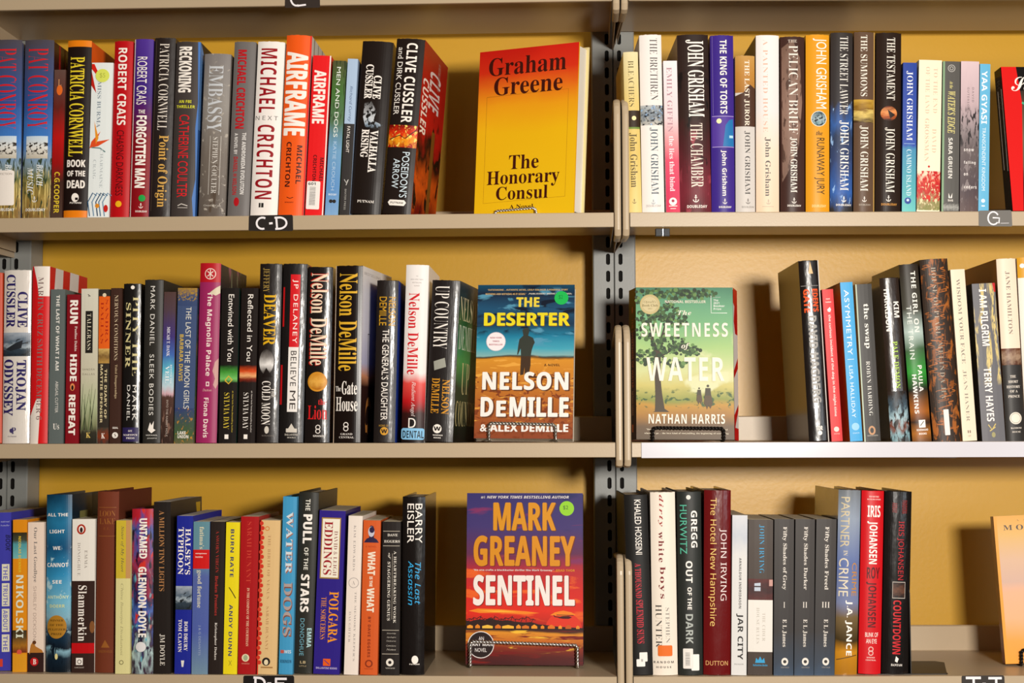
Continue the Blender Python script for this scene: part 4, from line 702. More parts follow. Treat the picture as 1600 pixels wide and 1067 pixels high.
book('R', 2, 1459.5, 1503.5, 1437, 1482, 405, '#392c23', [('r', 405, 700, 0, 1, ORN)]+curls(4, 60, 410, 672, ['#b0682c', '#8f5424', '#a8642c'])+[('t', 'HOUSE OF PEARL', 418, 525, .36, .52, '#bcae9c', 'L', 1.25), ('t', 'MELINDA HA', 536, 624, .4, .56, '#a89a88', 'L', 1.3), ('stk', 'r', 661, .5, 3.4, 17, '#f2ece4', [], 'paper_sticker')], 'thick dark brown hardcover covered in curling copper ornament', rough=.5, side='#4a382a')
book('R', 2, 1504.5, 1527, 1484.5, 1507.5, 421, '#eedec4', [('t', 'WISDOM YOUR FACE', 436, 569, .34, .6, '#8c8276', 'L'), ('t', 'JEAN HANER', 579, 659, .34, .6, '#8c8276', 'L'), ('h', 'H', 673, 677, .36, .62, '#6a3c30', 'R'), ('h', 'HAY', 680, 683, .4, .6, '#a09484', 'T')], 'cream paperback with grey serif title, leaning left', hard=False)
BURST = blend('burst', (0, '#6e6c70'), (1, '#6e6c70'), amp=.1, spots=[('#dcc684', (4, 3.2), .52, .02, .6), ('#6e6c70', (22, 18), .56, 0, .7)])
book('R', 2, 1535.5, 1571, 1517.5, 1555.5, 443, '#6f6e72', [('r', 443, 694, 0, 1, BURST), ('p', [(.88, 443), (1, 443), (1, 457), (.93, 457)], '#c82428'), ('t', 'I AM PILGRIM', 452, 541, .28, .6, W_, 'B'), ('t', 'TERRY HAYES', 575, 659, .26, .58, W_, 'B'), ('l', [(.3, 664), (.45, 672), (.62, 663)], 1.3, '#d8c070'), ('l', [(.35, 674), (.6, 668)], 1.3, '#d8c070'), ('e', 680, .5, 2.5, '#a8a070', 3.5)], 'grey paperback I AM PILGRIM with a cream burst', hard=False, side='#3c3430')
ORNB = blend('antique', (0, '#6a3c24'), (.5, '#a88c74'), (1, '#5c3420'), amp=1.2, sc=(5, 4))
book('R', 2, 1574, 1603, 1556.5, 1588.5, 404, '#f3dfc8', [('r', 545, 571, 0, 1, ORNB), ('r', 571, 694, 0, 1, '#35312e'), ('t', 'JANE HAMILTON', 424, 523, .38, .62, '#8c7a70', 'L', 1.05)] + [('h', w, y-2, y+2, .5-.07*len(w)/1.4, .5+.07*len(w)/1.4, '#e8ddd0', 'R') for w, y in (('THE', 589), ('SHORT', 597), ('HISTORY', 605), ('OF A', 612), ('PRINCE', 620))] + [('e', 654, .52, 8, '#efe4d4'), ('o', 654, .52, 6.6, .5, '#8a7c70'), ('h', 'RANDOM', 668, 670.5, .24, .8, '#e8ddd0', 'R'), ('h', 'HOUSE', 674, 676.5, .3, .74, '#e8ddd0', 'R')],
     'hardcover with cream upper spine over dark brown, beside the frame edge', side='#b4702c')
book('R', 2, 1604.5, 1640, 1589.5, 1625, 403, '#f0e8dc', [('r', 402, 434, 0, 1, '#d8a028'), ('e', 415, .2, 3, W_)], 'white book with a mustard head band, cut by the right frame edge')

# ---- lowest shelf, left bay
def boxed(txt, y0, y1, s0, s1): return [('r', y0, y1, s0, s1, '#e6e2c8'), ('t', txt, y0+2, y1-2, s0+.04*1, s1-.06, '#7c7ac0', 'B')]
book('L', 3, -30, 17, -30, 17.5, 801, '#4847b0', [('t', 'BOOK', 836, 862, .82, .98, '#2a2a5c', 'K'), ('h', 'national', 814, 816.5, .66, .95, '#c8c8e8', 'I'), ('h', 'bestseller', 820, 822.5, .66, .95, '#c8c8e8', 'I')]+boxed('THE', 882, 908, .7, .95)+boxed('TRUTH', 912, 948, .7, .95)+boxed('ABOUT', 952, 988, .7, .95)+boxed('THE', 992, 1019, .7, .95)+[('r', 1030, 1042, .55, .73, '#d84a38')],
     'periwinkle blue paperback with boxed white words, cut by the left frame edge', hard=False, rec=22, page=PAGEW)
book('L', 3, 19, 42, 20, 42.5, 812, '#e7961d', [('r', 832, 873, 0, 1, blend('nik', (0, '#3c3420'), (.3, '#4c5040'), (.45, '#5aa0a8'), (1, '#7cc0c0'), amp=.2)), ('t', 'NICOLAS DICKNER', 838, 895, .4, .58, '#e8c83c', 'B'), ('r', 985, 1020, 0, 1, blend('nik2', (0, '#4a3c28'), (.3, '#5c4c30'), (.7, '#b07828'), (1, '#7c3020'), amp=.4, sc=(14, 2))), ('t', 'NIKOLSKI', 899, 997, .24, .76, '#e8ecd8', 'B', 1.1), ('e', 1019, .48, 3.4, '#e0604c'), ('r', 1022, 1050, 0, 1, '#e7a32a')],
     'orange paperback NIKOLSKI with a teal picture band', hard=False, rec=15)
book('L', 3, 42.5, 68.5, 43.5, 69, 816, '#f2dccb', [('t', 'Our Last Goodbye', 824, 910, .32, .58, '#8c8480', 'L'), ('t', 'SHIRLEY DICKSON', 916, 1000, .34, .54, '#b8a498', 'T'), ('p', [(.1, 1022), (.2, 1008), (.35, 1002), (.5, 1010), (.9, 1016), (1, 1022)], '#c08038'), ('e', 1004, .42, 2.6, '#6a4024'), ('r', 1020, 1052, 0, 1, '#3c2420'), ('e', 1034, .42, 5.6, '#c82024'), ('h', 'B', 1030, 1038, .34, .54, W_, 'R')],
     'pale pink paperback Our Last Goodbye', hard=False, rec=15)
LIGHTA = blend('alllight', (0, '#14405c'), (.15, '#2c7ca4'), (.3, '#1c5880'), (.45, '#3a94c0'), (.6, '#7cbcd4'), (.68, '#8ab4c4'), (.76, '#1c3c54'), (.84, '#14202c'), (.86, '#8cb4c4'), (.9, '#1a2c3c'), (1, '#0f1820'), amp=.1, sc=(2, 9), spots=[('#b8d8e0', (3, 16), .62, .3, .75), ('#0f1c28', (6, 14), .6, .72, 1)], rough=.3)
book('L', 3, 70, 110.5, 71.5, 111.5, 773, '#1c5478', [('r', 773, 1055, 0, 1, LIGHTA), ('h', 'ALL THE', 802, 807, .04, .86, W_, 'B'), ('h', 'LIGHT', 828, 833.5, .14, .74, W_, 'B'), ('h', 'WE', 854, 859.5, .28, .58, W_, 'B'), ('h', 'CANNOT', 880, 886.5, .04, .88, W_, 'B'), ('h', 'SEE', 907, 912.5, .26, .64, W_, 'B'),
     ('h', 'ANTHONY', 931, 936, .06, .9, '#d8e4c0', 'B'), ('h', 'DOERR', 945, 950, .16, .76, '#d8dca0', 'B'), ('e', 980, .44, 13.4, '#b8842c', 15.5)] + [('h', w, y-1.6, y+1.6, .44-.045*len(w), .44+.045*len(w), '#5c4014', 'R') for w, y in (('WINNER', 970), ('OF THE', 977), ('PULITZER', 984), ('PRIZE', 991))] + [('e', 1026, .44, 2, '#e8dc9c', 4)],
     'blue hardcover with white words ALL THE LIGHT WE CANNOT SEE and a gold seal', rec=14, side='#142c3c', right=[('r', .1, .16, .2, .8, '#8a8450'), ('r', 0, .25, .55, .9, '#0f1c26')], rough=.32)
book('L', 3, 111.5, 147, 112.5, 149, 811, '#f2ece2', [('r', 908, 1060, 0, 1, '#3e2a24'), ('r', 1005, 1021, 0, 1, '#c8161c'), ('e', 827, .4, 6, '#b8341c', 6.8), ('e', 827, .4, 3.6, W_, 4.6), ('e', 828, .4, 2, '#3a2420', 3.6), ('t', 'EMMA', 860, 888, .55, .68, '#a8a098', 'L', 1.2), ('t', 'DONOGHUE', 848, 900, .24, .37, '#a8a098', 'L', 1.1),
     ('t', 'Slammerkin', 915, 1002, .28, .66, W_, 'R', 1.1), ('r', 1028, 1039, .2, .5, W_), ('o', 1034, .35, 3, .9, '#3e2a24'), ('h', 'HARCOURT', 1042, 1044, .14, .56, '#d8ccc0', 'T'), ('e', 980, .9, 3.5, '#8c5c34', 8)], 'paperback Slammerkin, white above and brown below with a red band', hard=False, rec=12)
book('L', 3, 148, 179.5, 150.5, 186.5, 768, '#793a22', [('h', 'LOON', 798, 807, .1, .86, '#a86c34', 'L'), ('h', 'LAKE', 810, 819, .12, .86, '#a86c34', 'L'), ('h', 'E.L.', 824, 828, .32, .64, '#96582c', 'L'), ('l', [(.08, 793), (.9, 793)], .5, '#a86c34'), ('l', [(.08, 838), (.9, 838)], .5, '#a86c34'), ('p', [(.3, 1012), (.48, 1000), (.7, 1012)], '#a0642e'), ('h', 'RANDOM HOUSE', 1016, 1020, .18, .82, '#a0642e', 'T')],
     'rust brown cloth hardcover LOON LAKE with faded gold stamping', kind='cloth', rough=.7, side='#6a3320', rec=11)
book('L', 3, 179.5, 203, 181.5, 204.5, 813, '#e2da9e', [('r', 813, 904, 0, .68, '#d4bc3c'), ('r', 813, 904, .68, 1, '#cc9c64'), ('t', 'Sister of My Heart', 822, 894, .3, .55, '#5c5a50', 'I'), ('t', 'Chitra Banerjee Divakaruni', 912, 1024, .3, .54, '#b0aa7c', 'I'), ('e', 1035, .42, 3, '#8a8458'), ('e', 1035, .42, 2, '#e2da9e')], 'pale yellow paperback with handwritten style title', hard=False, rec=3)
SWRL = blend('untamed', (0, '#c02838'), (.15, '#3c5ca8'), (.3, '#a8304c'), (.45, '#2c2450'), (.6, '#4c6cb8'), (.75, '#3a1c3c'), (.85, '#b8d0d0'), (1, '#3c2038'), amp=.9, sc=(3, 7), spots=[('#d83c30', (3, 9), .6, 0, .7), ('#241434', (4, 8), .58, .1, 1), ('#6cb4c4', (4, 10), .64, .4, 1)])
book('L', 3, 204, 239, 205.5, 239.5, 795, '#7c2c48', [('r', 795, 1060, 0, 1, SWRL), ('t', 'UNTAMED', 810, 873, .36, .72, W_, 'H'), ('t', 'GLENNON DOYLE', 886, 996, .32, .7, W_, 'H'), ('e', 1011, .45, 7, '#e8e4e4', 6.6)], 'hardcover UNTAMED with swirling red, blue and purple paint', rec=5)
book('L', 3, 239.5, 267, 240.5, 266.5, 784, '#2a2320', [('t', 'A MILLION TINY LIGHTS', 798, 924, .32, .62, '#c08a58', 'L'), ('t', 'JM DOYLE', 991, 1040, .34, .66, '#ece4d8', 'L')], 'dark brown hardcover A MILLION TINY LIGHTS with tan letters', hard=False, side='#2c2420', rec=5, depth=165, page=PAGEW, right=[('p', [(.8, .03), (.95, .03), (.95, .12), (.84, .12)], '#c8a020')])
book('L', 3, 272, 298, 276.5, 302, 806, '#252f98', [("t", "HALSEY'S", 826, 898, .54, .88, W_, 'R'), ('t', 'TYPHOON', 824, 898, .1, .44, W_, 'R'), ('r', 916, 953, 0, 1, SEA), ('t', 'BOB DRURY', 971, 1017, .56, .78, W_, 'R'), ('t', 'TOM CLAVIN', 968, 1019, .2, .42, W_, 'R'), ('p', [(.4, 1032), (.6, 1032), (.55, 1042), (.45, 1042)], '#e8e4dc')], "navy blue hardcover HALSEY'S TYPHOON with a sea photo band", hard=False, rec=5, depth=160, page=PAGEW)
book('L', 3, 298.5, 325, 302.5, 328, 815, '#5a6cae', [('r', 815, 1060, 0, 1, blend('fortune', (0, '#6a94a0'), (.25, '#6c94a4'), (.35, '#5c6ca8'), (.7, '#5868ac'), (1, '#7c98a8'), amp=.06)), ('r', 859, 889, 0, 1, '#d4201e'), ('h', 'entrepreneur', 864, 866.5, .14, .84, W_, 'B'), ('h', 'launches', 869, 871.5, .14, .6, W_, 'B'), ('t', "fatima's", 823, 858, .38, .66, '#e0d8b8', 'L'), ('t', 'good fortune', 891, 950, .22, .56, '#dcd8c0', 'L'), ('t', 'J & G DESANTIS', 977, 1024, .38, .54, '#a8b4cc', 'T')],
     'muted blue paperback with a red block across its upper spine', hard=False, rec=5)
book('L', 3, 325.5, 348, 329, 352, 815, '#2f2521', [('t', 'A SWORN VIRGIN', 829, 895, .38, .6, '#b83a34', 'L'), ('t', 'Broken Promises', 900, 962, .36, .58, '#b83a34', 'L'), ('t', 'Kristopher Dukes', 973, 1031, .36, .56, '#e8e0d8', 'R')], 'dark brown paperback with small dull red title letters', hard=False, rec=4)
book('L', 3, 348.5, 370, 353, 375.5, 816, '#efdb22', [('t', 'BURN RATE', 827, 902, .34, .6, '#2c3c70', 'B', 1.1), ('l', [(.3, 918), (.55, 926), (.8, 935)], 1.2, '#3a3420'), ('t', 'ANDY DUNN', 945, 1025, .34, .6, '#2c3c70', 'B', 1.1), ('l', [(.4, 1032), (.6, 1040), (.4, 1040), (.6, 1032)], .8, '#a89c30')], 'bright yellow paperback BURN RATE', hard=False, rec=4)
book('L', 3, 371, 399.5, 376.5, 405, 807, '#b01c20', [('t', 'SARAH DUNANT', 815, 911, .36, .62, '#cf4a3a', 'L'), ('t', 'IN THE COMPANY OF THE COURTESAN', 919, 1010, .42, .56, '#f0c8a8', 'R'), ('e', 1028, .42, 5, '#ecdcb8'), ('e', 1028, .42, 3, '#a8b490', 3.8), ('h', 'RANDOM', 1036, 1038, .22, .64, '#e8a890', 'T')], 'deep red paperback with faint red name', hard=False, rec=4, side='#b83a34')
LACE = [('e', 818+7.5*i, .05+.06*(i % 2), 2.6, '#d8402c', 2.8) for i in range(30)]
book('L', 3, 401, 432, 407, 438.5, 813, '#e3c08a', [('r', 813, 1060, 0, .06, '#d8402c')] + LACE + [('o', 826, .35, 3, .9, '#d8802c'), ('t', 'THE BIRTH OF VENUS', 836, 936, .4, .54, '#b88c60', 'L', 1.1), ('t', 'SARAH DUNANT', 948, 1016, .4, .54, '#b88c60', 'L', 1.1), ('e', 1034, .46, 5.4, '#2c2420'), ('e', 1035, .46, 2.8, '#ecdcb8', 3.6), ('r', 1042, 1044, .2, .8, '#a87c48')], 'sand coloured paperback with red lace edging', hard=False, rec=3)
book('L', 3, 435, 457, 442, 464.5, 776, '#4a9fca', [('t', 'WATER', 801, 898, .34, .8, '#a8705c', 'R', 1.1), ('t', 'WATER', 800, 896, .28, .74, '#d8e0e4', 'R', 1.1), ('t', 'DOGS', 911, 996, .24, .86, '#8c5440', 'X'), ('t', 'DOGS', 910, 994, .2, .8, '#b4a4a0', 'R'), ('h', 'LEWIS', 1016, 1021, .1, .86, '#d8e4ec', 'B'), ('r', 1016, 1021, .1, .35, '#c86050'), ('h', 'ROBINSON', 1031, 1036, .1, .9, '#2c5c7c', 'B')], 'sky blue hardcover WATER DOGS with silvery brown letters', rec=3, curve=.8)
book('L', 3, 458, 488.5, 466.5, 498.5, 769, '#33322c', [('t', 'THE', 780, 798, .36, .6, '#e4e0d4', 'B'), ('t', 'PULL', 804, 850, .26, .72, W_, 'H'), ('t', 'OF THE', 856, 891, .36, .58, '#e4e0d4', 'B'), ('t', 'STARS', 898, 957, .24, .68, W_, 'H', 1.1), ('t', 'EMMA', 982, 1012, .64, .86, '#b8dce0', 'B'), ('t', 'DONOGHUE', 967, 1025, .28, .5, '#7cb4c4', 'S', 1.1), ('h', 'LB', 1033, 1037, .34, .62, '#c8b48c', 'B'), ('h', 'LITTLE', 1040, 1042, .3, .66, '#c8b48c', 'T')],
     'dark olive hardcover THE PULL OF THE STARS', rec=10, side='#1c1c18')
book('L', 3, 489.5, 530, 498.5, 541, 798, '#392b8a', [('r', 809, 905, .1, .84, '#a8843c'), ('r', 811, 903, .14, .8, '#f2ead8'), ('t', 'EDDINGS', 815, 899, .22, .54, '#a41c28', 'R'), ('t', 'DAVID & LEIGH', 830, 900, .6, .74, '#8c2c30', 'L'), ('t', 'POLGARA', 925, 1005, .5, .86, '#f09c1e', 'R'), ('t', 'THE SORCERESS', 934, 1000, .2, .4, '#f09c1e', 'L'),
     ('r', 1030, 1041, .36, .64, '#e8641c'), ('l', [(.4, 1032), (.6, 1039)], 1, '#392b8a'), ('h', 'BALLANTINE BOOKS', 1043, 1046, .1, .9, '#c8bce0', 'B')], 'indigo hardcover POLGARA with a cream name plate', rec=5, hard=False, rough=.25, side='#2c2070')
book('L', 3, 536.5, 560, 545, 566.5, 806, '#efe2d7', [('t', 'KIM EDWARDS', 821, 892, .4, .56, '#a8a09c', 'L', 1.2), ('o', 911, .5, 6.8, .7, '#a8a09c'), ('h', 'A', 908, 914, .38, .6, '#a8a09c', 'L'), ('t', "THE MEMORY KEEPER'S", 925, 1033, .6, .74, '#a8a09c', 'L', 1.1), ('t', 'DAUGHTER', 956, 1004, .24, .38, '#a8a09c', 'L', 1.1)], 'off white paperback with small grey capitals', hard=False, rec=3)
book('L', 3, 562, 590, 568, 595, 813, '#d7622a', [('p', [(.04, 848), (.2, 842), (.35, 840), (.3, 828), (.42, 821), (.58, 822), (.66, 830), (.62, 840), (.8, 843), (.92, 848)], '#322448'), ('e', 831, .47, 4.2, '#c8c4d0', 6.8), ('e', 828, .5, 3.4, '#322448', 4), ('h', 'A NOVEL', 853, 855.5, .15, .8, '#b03c1c', 'T'), ('t', 'WHAT', 862, 899, .3, .74, '#f2e4d0', 'H'), ('t', 'IS THE', 901, 917, .42, .6, '#f2e4d0', 'H'), ('t', 'WHAT', 919, 957, .3, .72, '#f2e4d0', 'H'), ('t', 'BY DAVE EGGERS', 964, 1027, .4, .56, '#8c3418', 'B', 1.15), ('o', 1037, .5, 5, 1.6, '#8c3418'), ('h', 'VINTAGE', 1044, 1046, .24, .76, '#b84820', 'T')],
     'orange paperback with a small face drawn at the head of its spine', hard=False, rec=3)
SM = [('h', w, y-1.4, y+1.4, .28, .8, '#cfc6ba', 'I') for w, y in (('Acknowledge', 990), ('Apologies', 996), ('Clarifications', 1002), ('Corrections', 1009), ('Notes', 1015))]
book('L', 3, 595, 624, 597.5, 626.5, 815, '#2a2320', [('l', [(.04, 830), (.96, 830)], .8, '#b8ae9f'), ('h', 'DAVE', 834, 838, .28, .84, '#f0e8dc', 'R'), ('h', 'EGGERS', 844, 848, .1, .96, '#f0e8dc', 'R'), ('l', [(.04, 853), (.96, 853)], .8, '#b8ae9f'), ('t', 'A HEARTBREAKING WORK', 861, 974, .64, .78, '#e8e0d4', 'R', 1.1), ('l', [(.56, 865), (.56, 968)], .5, '#b8ae9f'),
     ('t', 'of', 864, 874, .32, .46, '#e8e0d4', 'J'), ('t', 'STAGGERING GENIUS', 878, 970, .3, .46, '#e8e0d4', 'R', 1.1), ('l', [(.04, 985), (.96, 985)], .8, '#b8ae9f')] + SM + [('l', [(.04, 1022), (.96, 1022)], .8, '#b8ae9f'), ('e', 1035, .48, 5, '#ece4d8'), ('e', 1035, .48, 2.2, '#2a2320'), ('h', 'VINTAGE', 1043, 1045, .24, .76, '#cfc6ba', 'R')],
     'black paperback with ruled lines and small white capitals, beside the tall black hardcover', hard=False, rec=3)
book('L', 3, 627.5, 661.5, 627.5, 665.5, 776, '#1c1614', [('t', 'BARRY', 787, 849, .58, .88, W_, 'S'), ('t', 'EISLER', 787, 849, .22, .52, W_, 'S'), ('t', 'The Last', 879, 945, .58, .84, '#3cb0e6', 'N'), ('t', 'Assassin', 877, 946, .28, .52, '#3cb0e6', 'N'), ('e', 1031, .6, 4.4, W_, 5.4), ('h', 'PUTNAM', 1037, 1039, .36, .8, W_, 'B')],
     'tall glossy black hardcover The Last Assassin, last in its row', kind='mylar', rough=.2, rec=5, side='#17120f')

# ---- lowest shelf, right bay
book('R', 3, 985.5, 1020, 973.5, 1013, 773, '#1f1d1b', [('t', 'KHALED HOSSEINI', 781, 867, .42, .7, W_, 'S'), ('t', 'A THOUSAND', 881, 935, .36, .62, '#c8283a', 'R'), ('t', 'SPLENDID SUNS', 938, 1006, .36, .66, '#c8283a', 'R'),
     ('stk', 'r', 1036, .48, 5.6, 4.8, '#f4f0ea', [], 'paper_sticker'), ('stk', 'r', 1027, .6, 5.2, 6, '#f2ede6', [], 'paper_sticker')], 'black hardcover with two torn white stickers, next to the bay divider', rec=8, rough=.5)
book('R', 3, 1021, 1059, 1015, 1056, 769, '#efe3d4', [('t', 'dirty', 773, 823, .3, .52, '#a02c24', 'J', 1.2), ('t', 'white', 831, 879, .3, .52, '#7c1c1c', 'R', 1.2), ('t', 'boys', 886, 936, .28, .56, '#7c1c1c', 'R', 1.2), ('t', 'STEPHEN', 950, 1005, .54, .7, '#8c8680', 'L'), ('t', 'HUNTER', 945, 1012, .14, .38, '#4c4642', 'L'), ('h', 'RANDOM', 1033, 1036.5, .04, .84, '#4c4642', 'B', 1.5), ('h', 'HOUSE', 1041, 1044, .14, .74, '#4c4642', 'B', 1.5),
     ('stk', 'r', 1017, .5, 9.5, 7, '#e8762a', [], 'price_sticker')], 'cream hardcover with wavy dark red lower-case letters and an orange sticker', rec=8)
book('R', 3, 1061, 1099, 1058, 1096, 768, '#2d2f2b', [('e', 777, .46, 3, '#e4e0d8'), ('t', 'GREGG', 798, 856, .56, .82, W_, 'B'), ('t', 'HURWITZ', 789, 866, .1, .38, '#5cb89c', 'S', 1.05), ('t', 'OUT', 877, 911, .32, .6, W_, 'B'), ('t', 'OF THE', 918, 953, .38, .56, W_, 'B'), ('t', 'DARK', 960, 1006, .3, .6, '#b4b8b2', 'B'),
     ('stk', 'r', 1029, .38, 6.5, 13, '#ece6de', [], 'barcode_sticker'), ('stk', 'r', 1035, .68, 5.2, 10.5, '#f4f0ea', [], 'paper_sticker')], 'charcoal green hardcover OUT OF THE DARK with white stickers', rec=8)
book('R', 3, 1100, 1141.5, 1100, 1143.5, 766, '#6e1516', [('t', 'JOHN IRVING', 826, 939, .56, .84, '#f0dcd8', 'T'), ('t', 'The Hotel New Hampshire', 778, 979, .16, .46, '#ecc878', 'T'), ('h', 'DUTTON', 1033, 1040, .08, .9, '#e8b878', 'T')], 'crimson hardcover The Hotel New Hampshire under a crinkled clear wrap', kind='mylar', rough=.2, rec=8)
book('R', 3, 1142.5, 1166.5, 1144, 1168.5, 805, '#dcdad7', [('r', 805, 870, 0, 1, blend('jar', (0, '#d4d4d8'), (.5, '#c4c8d0'), (1, '#dcdad7'), amp=.4)), ('t', 'ARNALDUR INDRIDASON', 872, 951, .46, .62, '#3a3634', 'B', 1.1), ('t', 'JAR CITY', 959, 1031, .3, .76, '#262220', 'B'), ('h', 'PICADOR', 1037, 1039, .2, .8, '#6a6460', 'T')], 'white paperback JAR CITY with bold black letters', hard=False, rec=8)
book('R', 3, 1168, 1207, 1169.5, 1208.5, 812, '#4a3e36', [('r', 905, 938, 0, 1, blend('cider', (0, '#5c201c'), (.5, '#3c1c1c'), (1, '#5a2420'), amp=.8)), ('p', [(.25, 912), (.5, 911), (.5, 924), (.25, 924)], '#c0c8d4'), ('r', 916, 918, .25, .5, '#3c1c1c'), ('r', 906, 916, .85, 1, '#c89a90'), ('r', 938, 1019, 0, 1, '#e8e2da'), ('t', 'JOHN IRVING', 820, 896, .42, .64, '#3ba2d0', 'L', 1.1), ('t', 'THE CIDER', 958, 1002, .58, .7, '#bcb4a8', 'L', 1.1), ('t', 'HOUSE RULES', 950, 1006, .34, .46, '#bcb4a8', 'L', 1.1),
     ('p', [(.3, 1036), (.34, 1028), (.42, 1032), (.5, 1026), (.58, 1032), (.66, 1028), (.7, 1036)], '#3ba2d0'), ('h', 'Ballantine Books', 1038, 1041, .22, .8, '#3ba2d0', 'B')], 'brown paperback with a blank white panel on its lower spine', hard=False, rec=8, page=PAGE)
def fifty(title, num, w): return [('r', 811, 1060, 0, 1, blend('fifty'+num, (0, '#3d3632'), (.7, '#3c3837'), (.9, '#3c4654'), (1, '#42546a'), amp=.1)), ('t', title, 823, 922 if len(title) < 21 else 922, .4, .64, '#e4dcd2', 'R'), ('h', num, 941, 950, .52-w, .52+w, '#e4dcd2', 'L'), ('t', 'E L James', 968, 1011, .42, .64, '#e4dcd2', 'R'), ('e', 1034, .56, 4.4, '#ece4da', 5), ('e', 1034, .56, 2.2, '#3c3837'), ('h', 'VINTAGE', 1042, 1044, .36, .78, '#a8a098', 'T')]
book('R', 3, 1209, 1239.5, 1209.5, 1241.5, 812, '#3d3632', fifty('Fifty Shades of Grey', 'I', .045), 'dark grey paperback with the Roman numeral I', hard=False, rec=8)
book('R', 3, 1241, 1271.5, 1242.5, 1274, 812, '#3d3632', fifty('Fifty Shades Darker', 'II', .12), 'dark grey paperback with the Roman numeral II', hard=False, rec=8)
book('R', 3, 1272.5, 1303.5, 1275, 1308, 812, '#3d3632', fifty('Fifty Shades Freed', 'III', .2), 'dark grey paperback with the Roman numeral III', hard=False, rec=8)
PIC = blend('partner', (0, '#7c8084'), (.15, '#9aa4b4'), (.4, '#6c7cac'), (.6, '#8088a8'), (.68, '#7c6848'), (.8, '#4a3c24'), (.86, '#c88c28'), (1, '#a87424'), amp=.06, sc=(2, 6), rough=.2)
book('R', 3, 1305, 1339.5, 1310.5, 1346.5, 766, '#8088a0', [('r', 766, 1060, 0, 1, PIC), ('t', 'PARTNER', 777, 856, .12, .5, '#d0c09c', 'S'), ('t', 'IN', 861, 869, .26, .44, '#d8ccb0', 'R'), ('t', 'CRIME', 873, 933, .08, .5, '#e0d4bc', 'S'), ('t', 'CRIME', 880, 932, .66, .88, '#c88c34', 'S'), ('t', 'J.A. JANCE', 939, 1025, .4, .72, W_, 'B'), ('l', [(.05, 1032), (.95, 1024)], 1, '#4a3820')],
     'shiny blue-grey hardcover PARTNER IN CRIME with a golden foot', kind='mylar', rough=.2, rec=12)
book('R', 3, 1341, 1377.5, 1347.5, 1382, 767, '#cf1a22', [('h', 'NEW YORK TIMES', 775, 777.5, .32, .76, '#f0d0c8', 'B'), ('h', 'BESTSELLING AUTHORS', 779.5, 781.5, .24, .84, '#f0d0c8', 'B'), ('h', 'IRIS', 790, 808.5, .26, .84, W_, 'B'), ('t', 'JOHANSEN', 815, 882, .26, .72, W_, 'B'), ('h', 'ROY', 887, 905, .28, .86, '#5c1416', 'B'), ('t', 'JOHANSEN', 910, 981, .26, .72, '#5c1416', 'B'), ('h', 'BLINK OF', 989, 996, .26, .84, W_, 'S'), ('h', 'AN EYE', 999, 1006, .3, .78, W_, 'S'),
     ('o', 1015, .52, 3.4, 1.1, '#e8c0b8'), ('o', 1021, .52, 3.4, 1.1, '#e8c0b8'), ('h', 'GRAND', 1027, 1029, .34, .7, '#f0d0c8', 'B'), ('h', 'CENTRAL', 1031, 1033, .3, .76, '#f0d0c8', 'B')], 'scarlet hardcover BLINK OF AN EYE', rec=10, side='#3a1210', rough=.35)
book('R', 3, 1379, 1420, 1383, 1427, 768, '#1b1614', [('t', 'PANDORA', 782, 803, .62, .82, '#8c2420', 'B'), ('t', 'ARRAY', 786, 802, .26, .44, '#8c2420', 'B'), ('t', 'IRIS JOHANSEN', 815, 907, .46, .72, '#c4202a', 'T'), ('r', 910, 936, .32, .8, '#c8beb4'), ('r', 911, 935, .335, .785, blend('eye', (0, '#2a1c18'), (.5, '#6a4430'), (1, '#1f1614'), amp=1)), ('t', 'COUNTDOWN', 939, 1023, .36, .66, '#d0202a', 'B'),
     ('p', [(.5, 1026), (.6, 1030), (.55, 1036), (.46, 1034)], W_), ('h', 'BANTAM', 1038, 1041.5, .32, .74, W_, 'R')], 'glossy black hardcover COUNTDOWN, last before the bookend', kind='mylar', rough=.2, rec=10, side='#14100e')

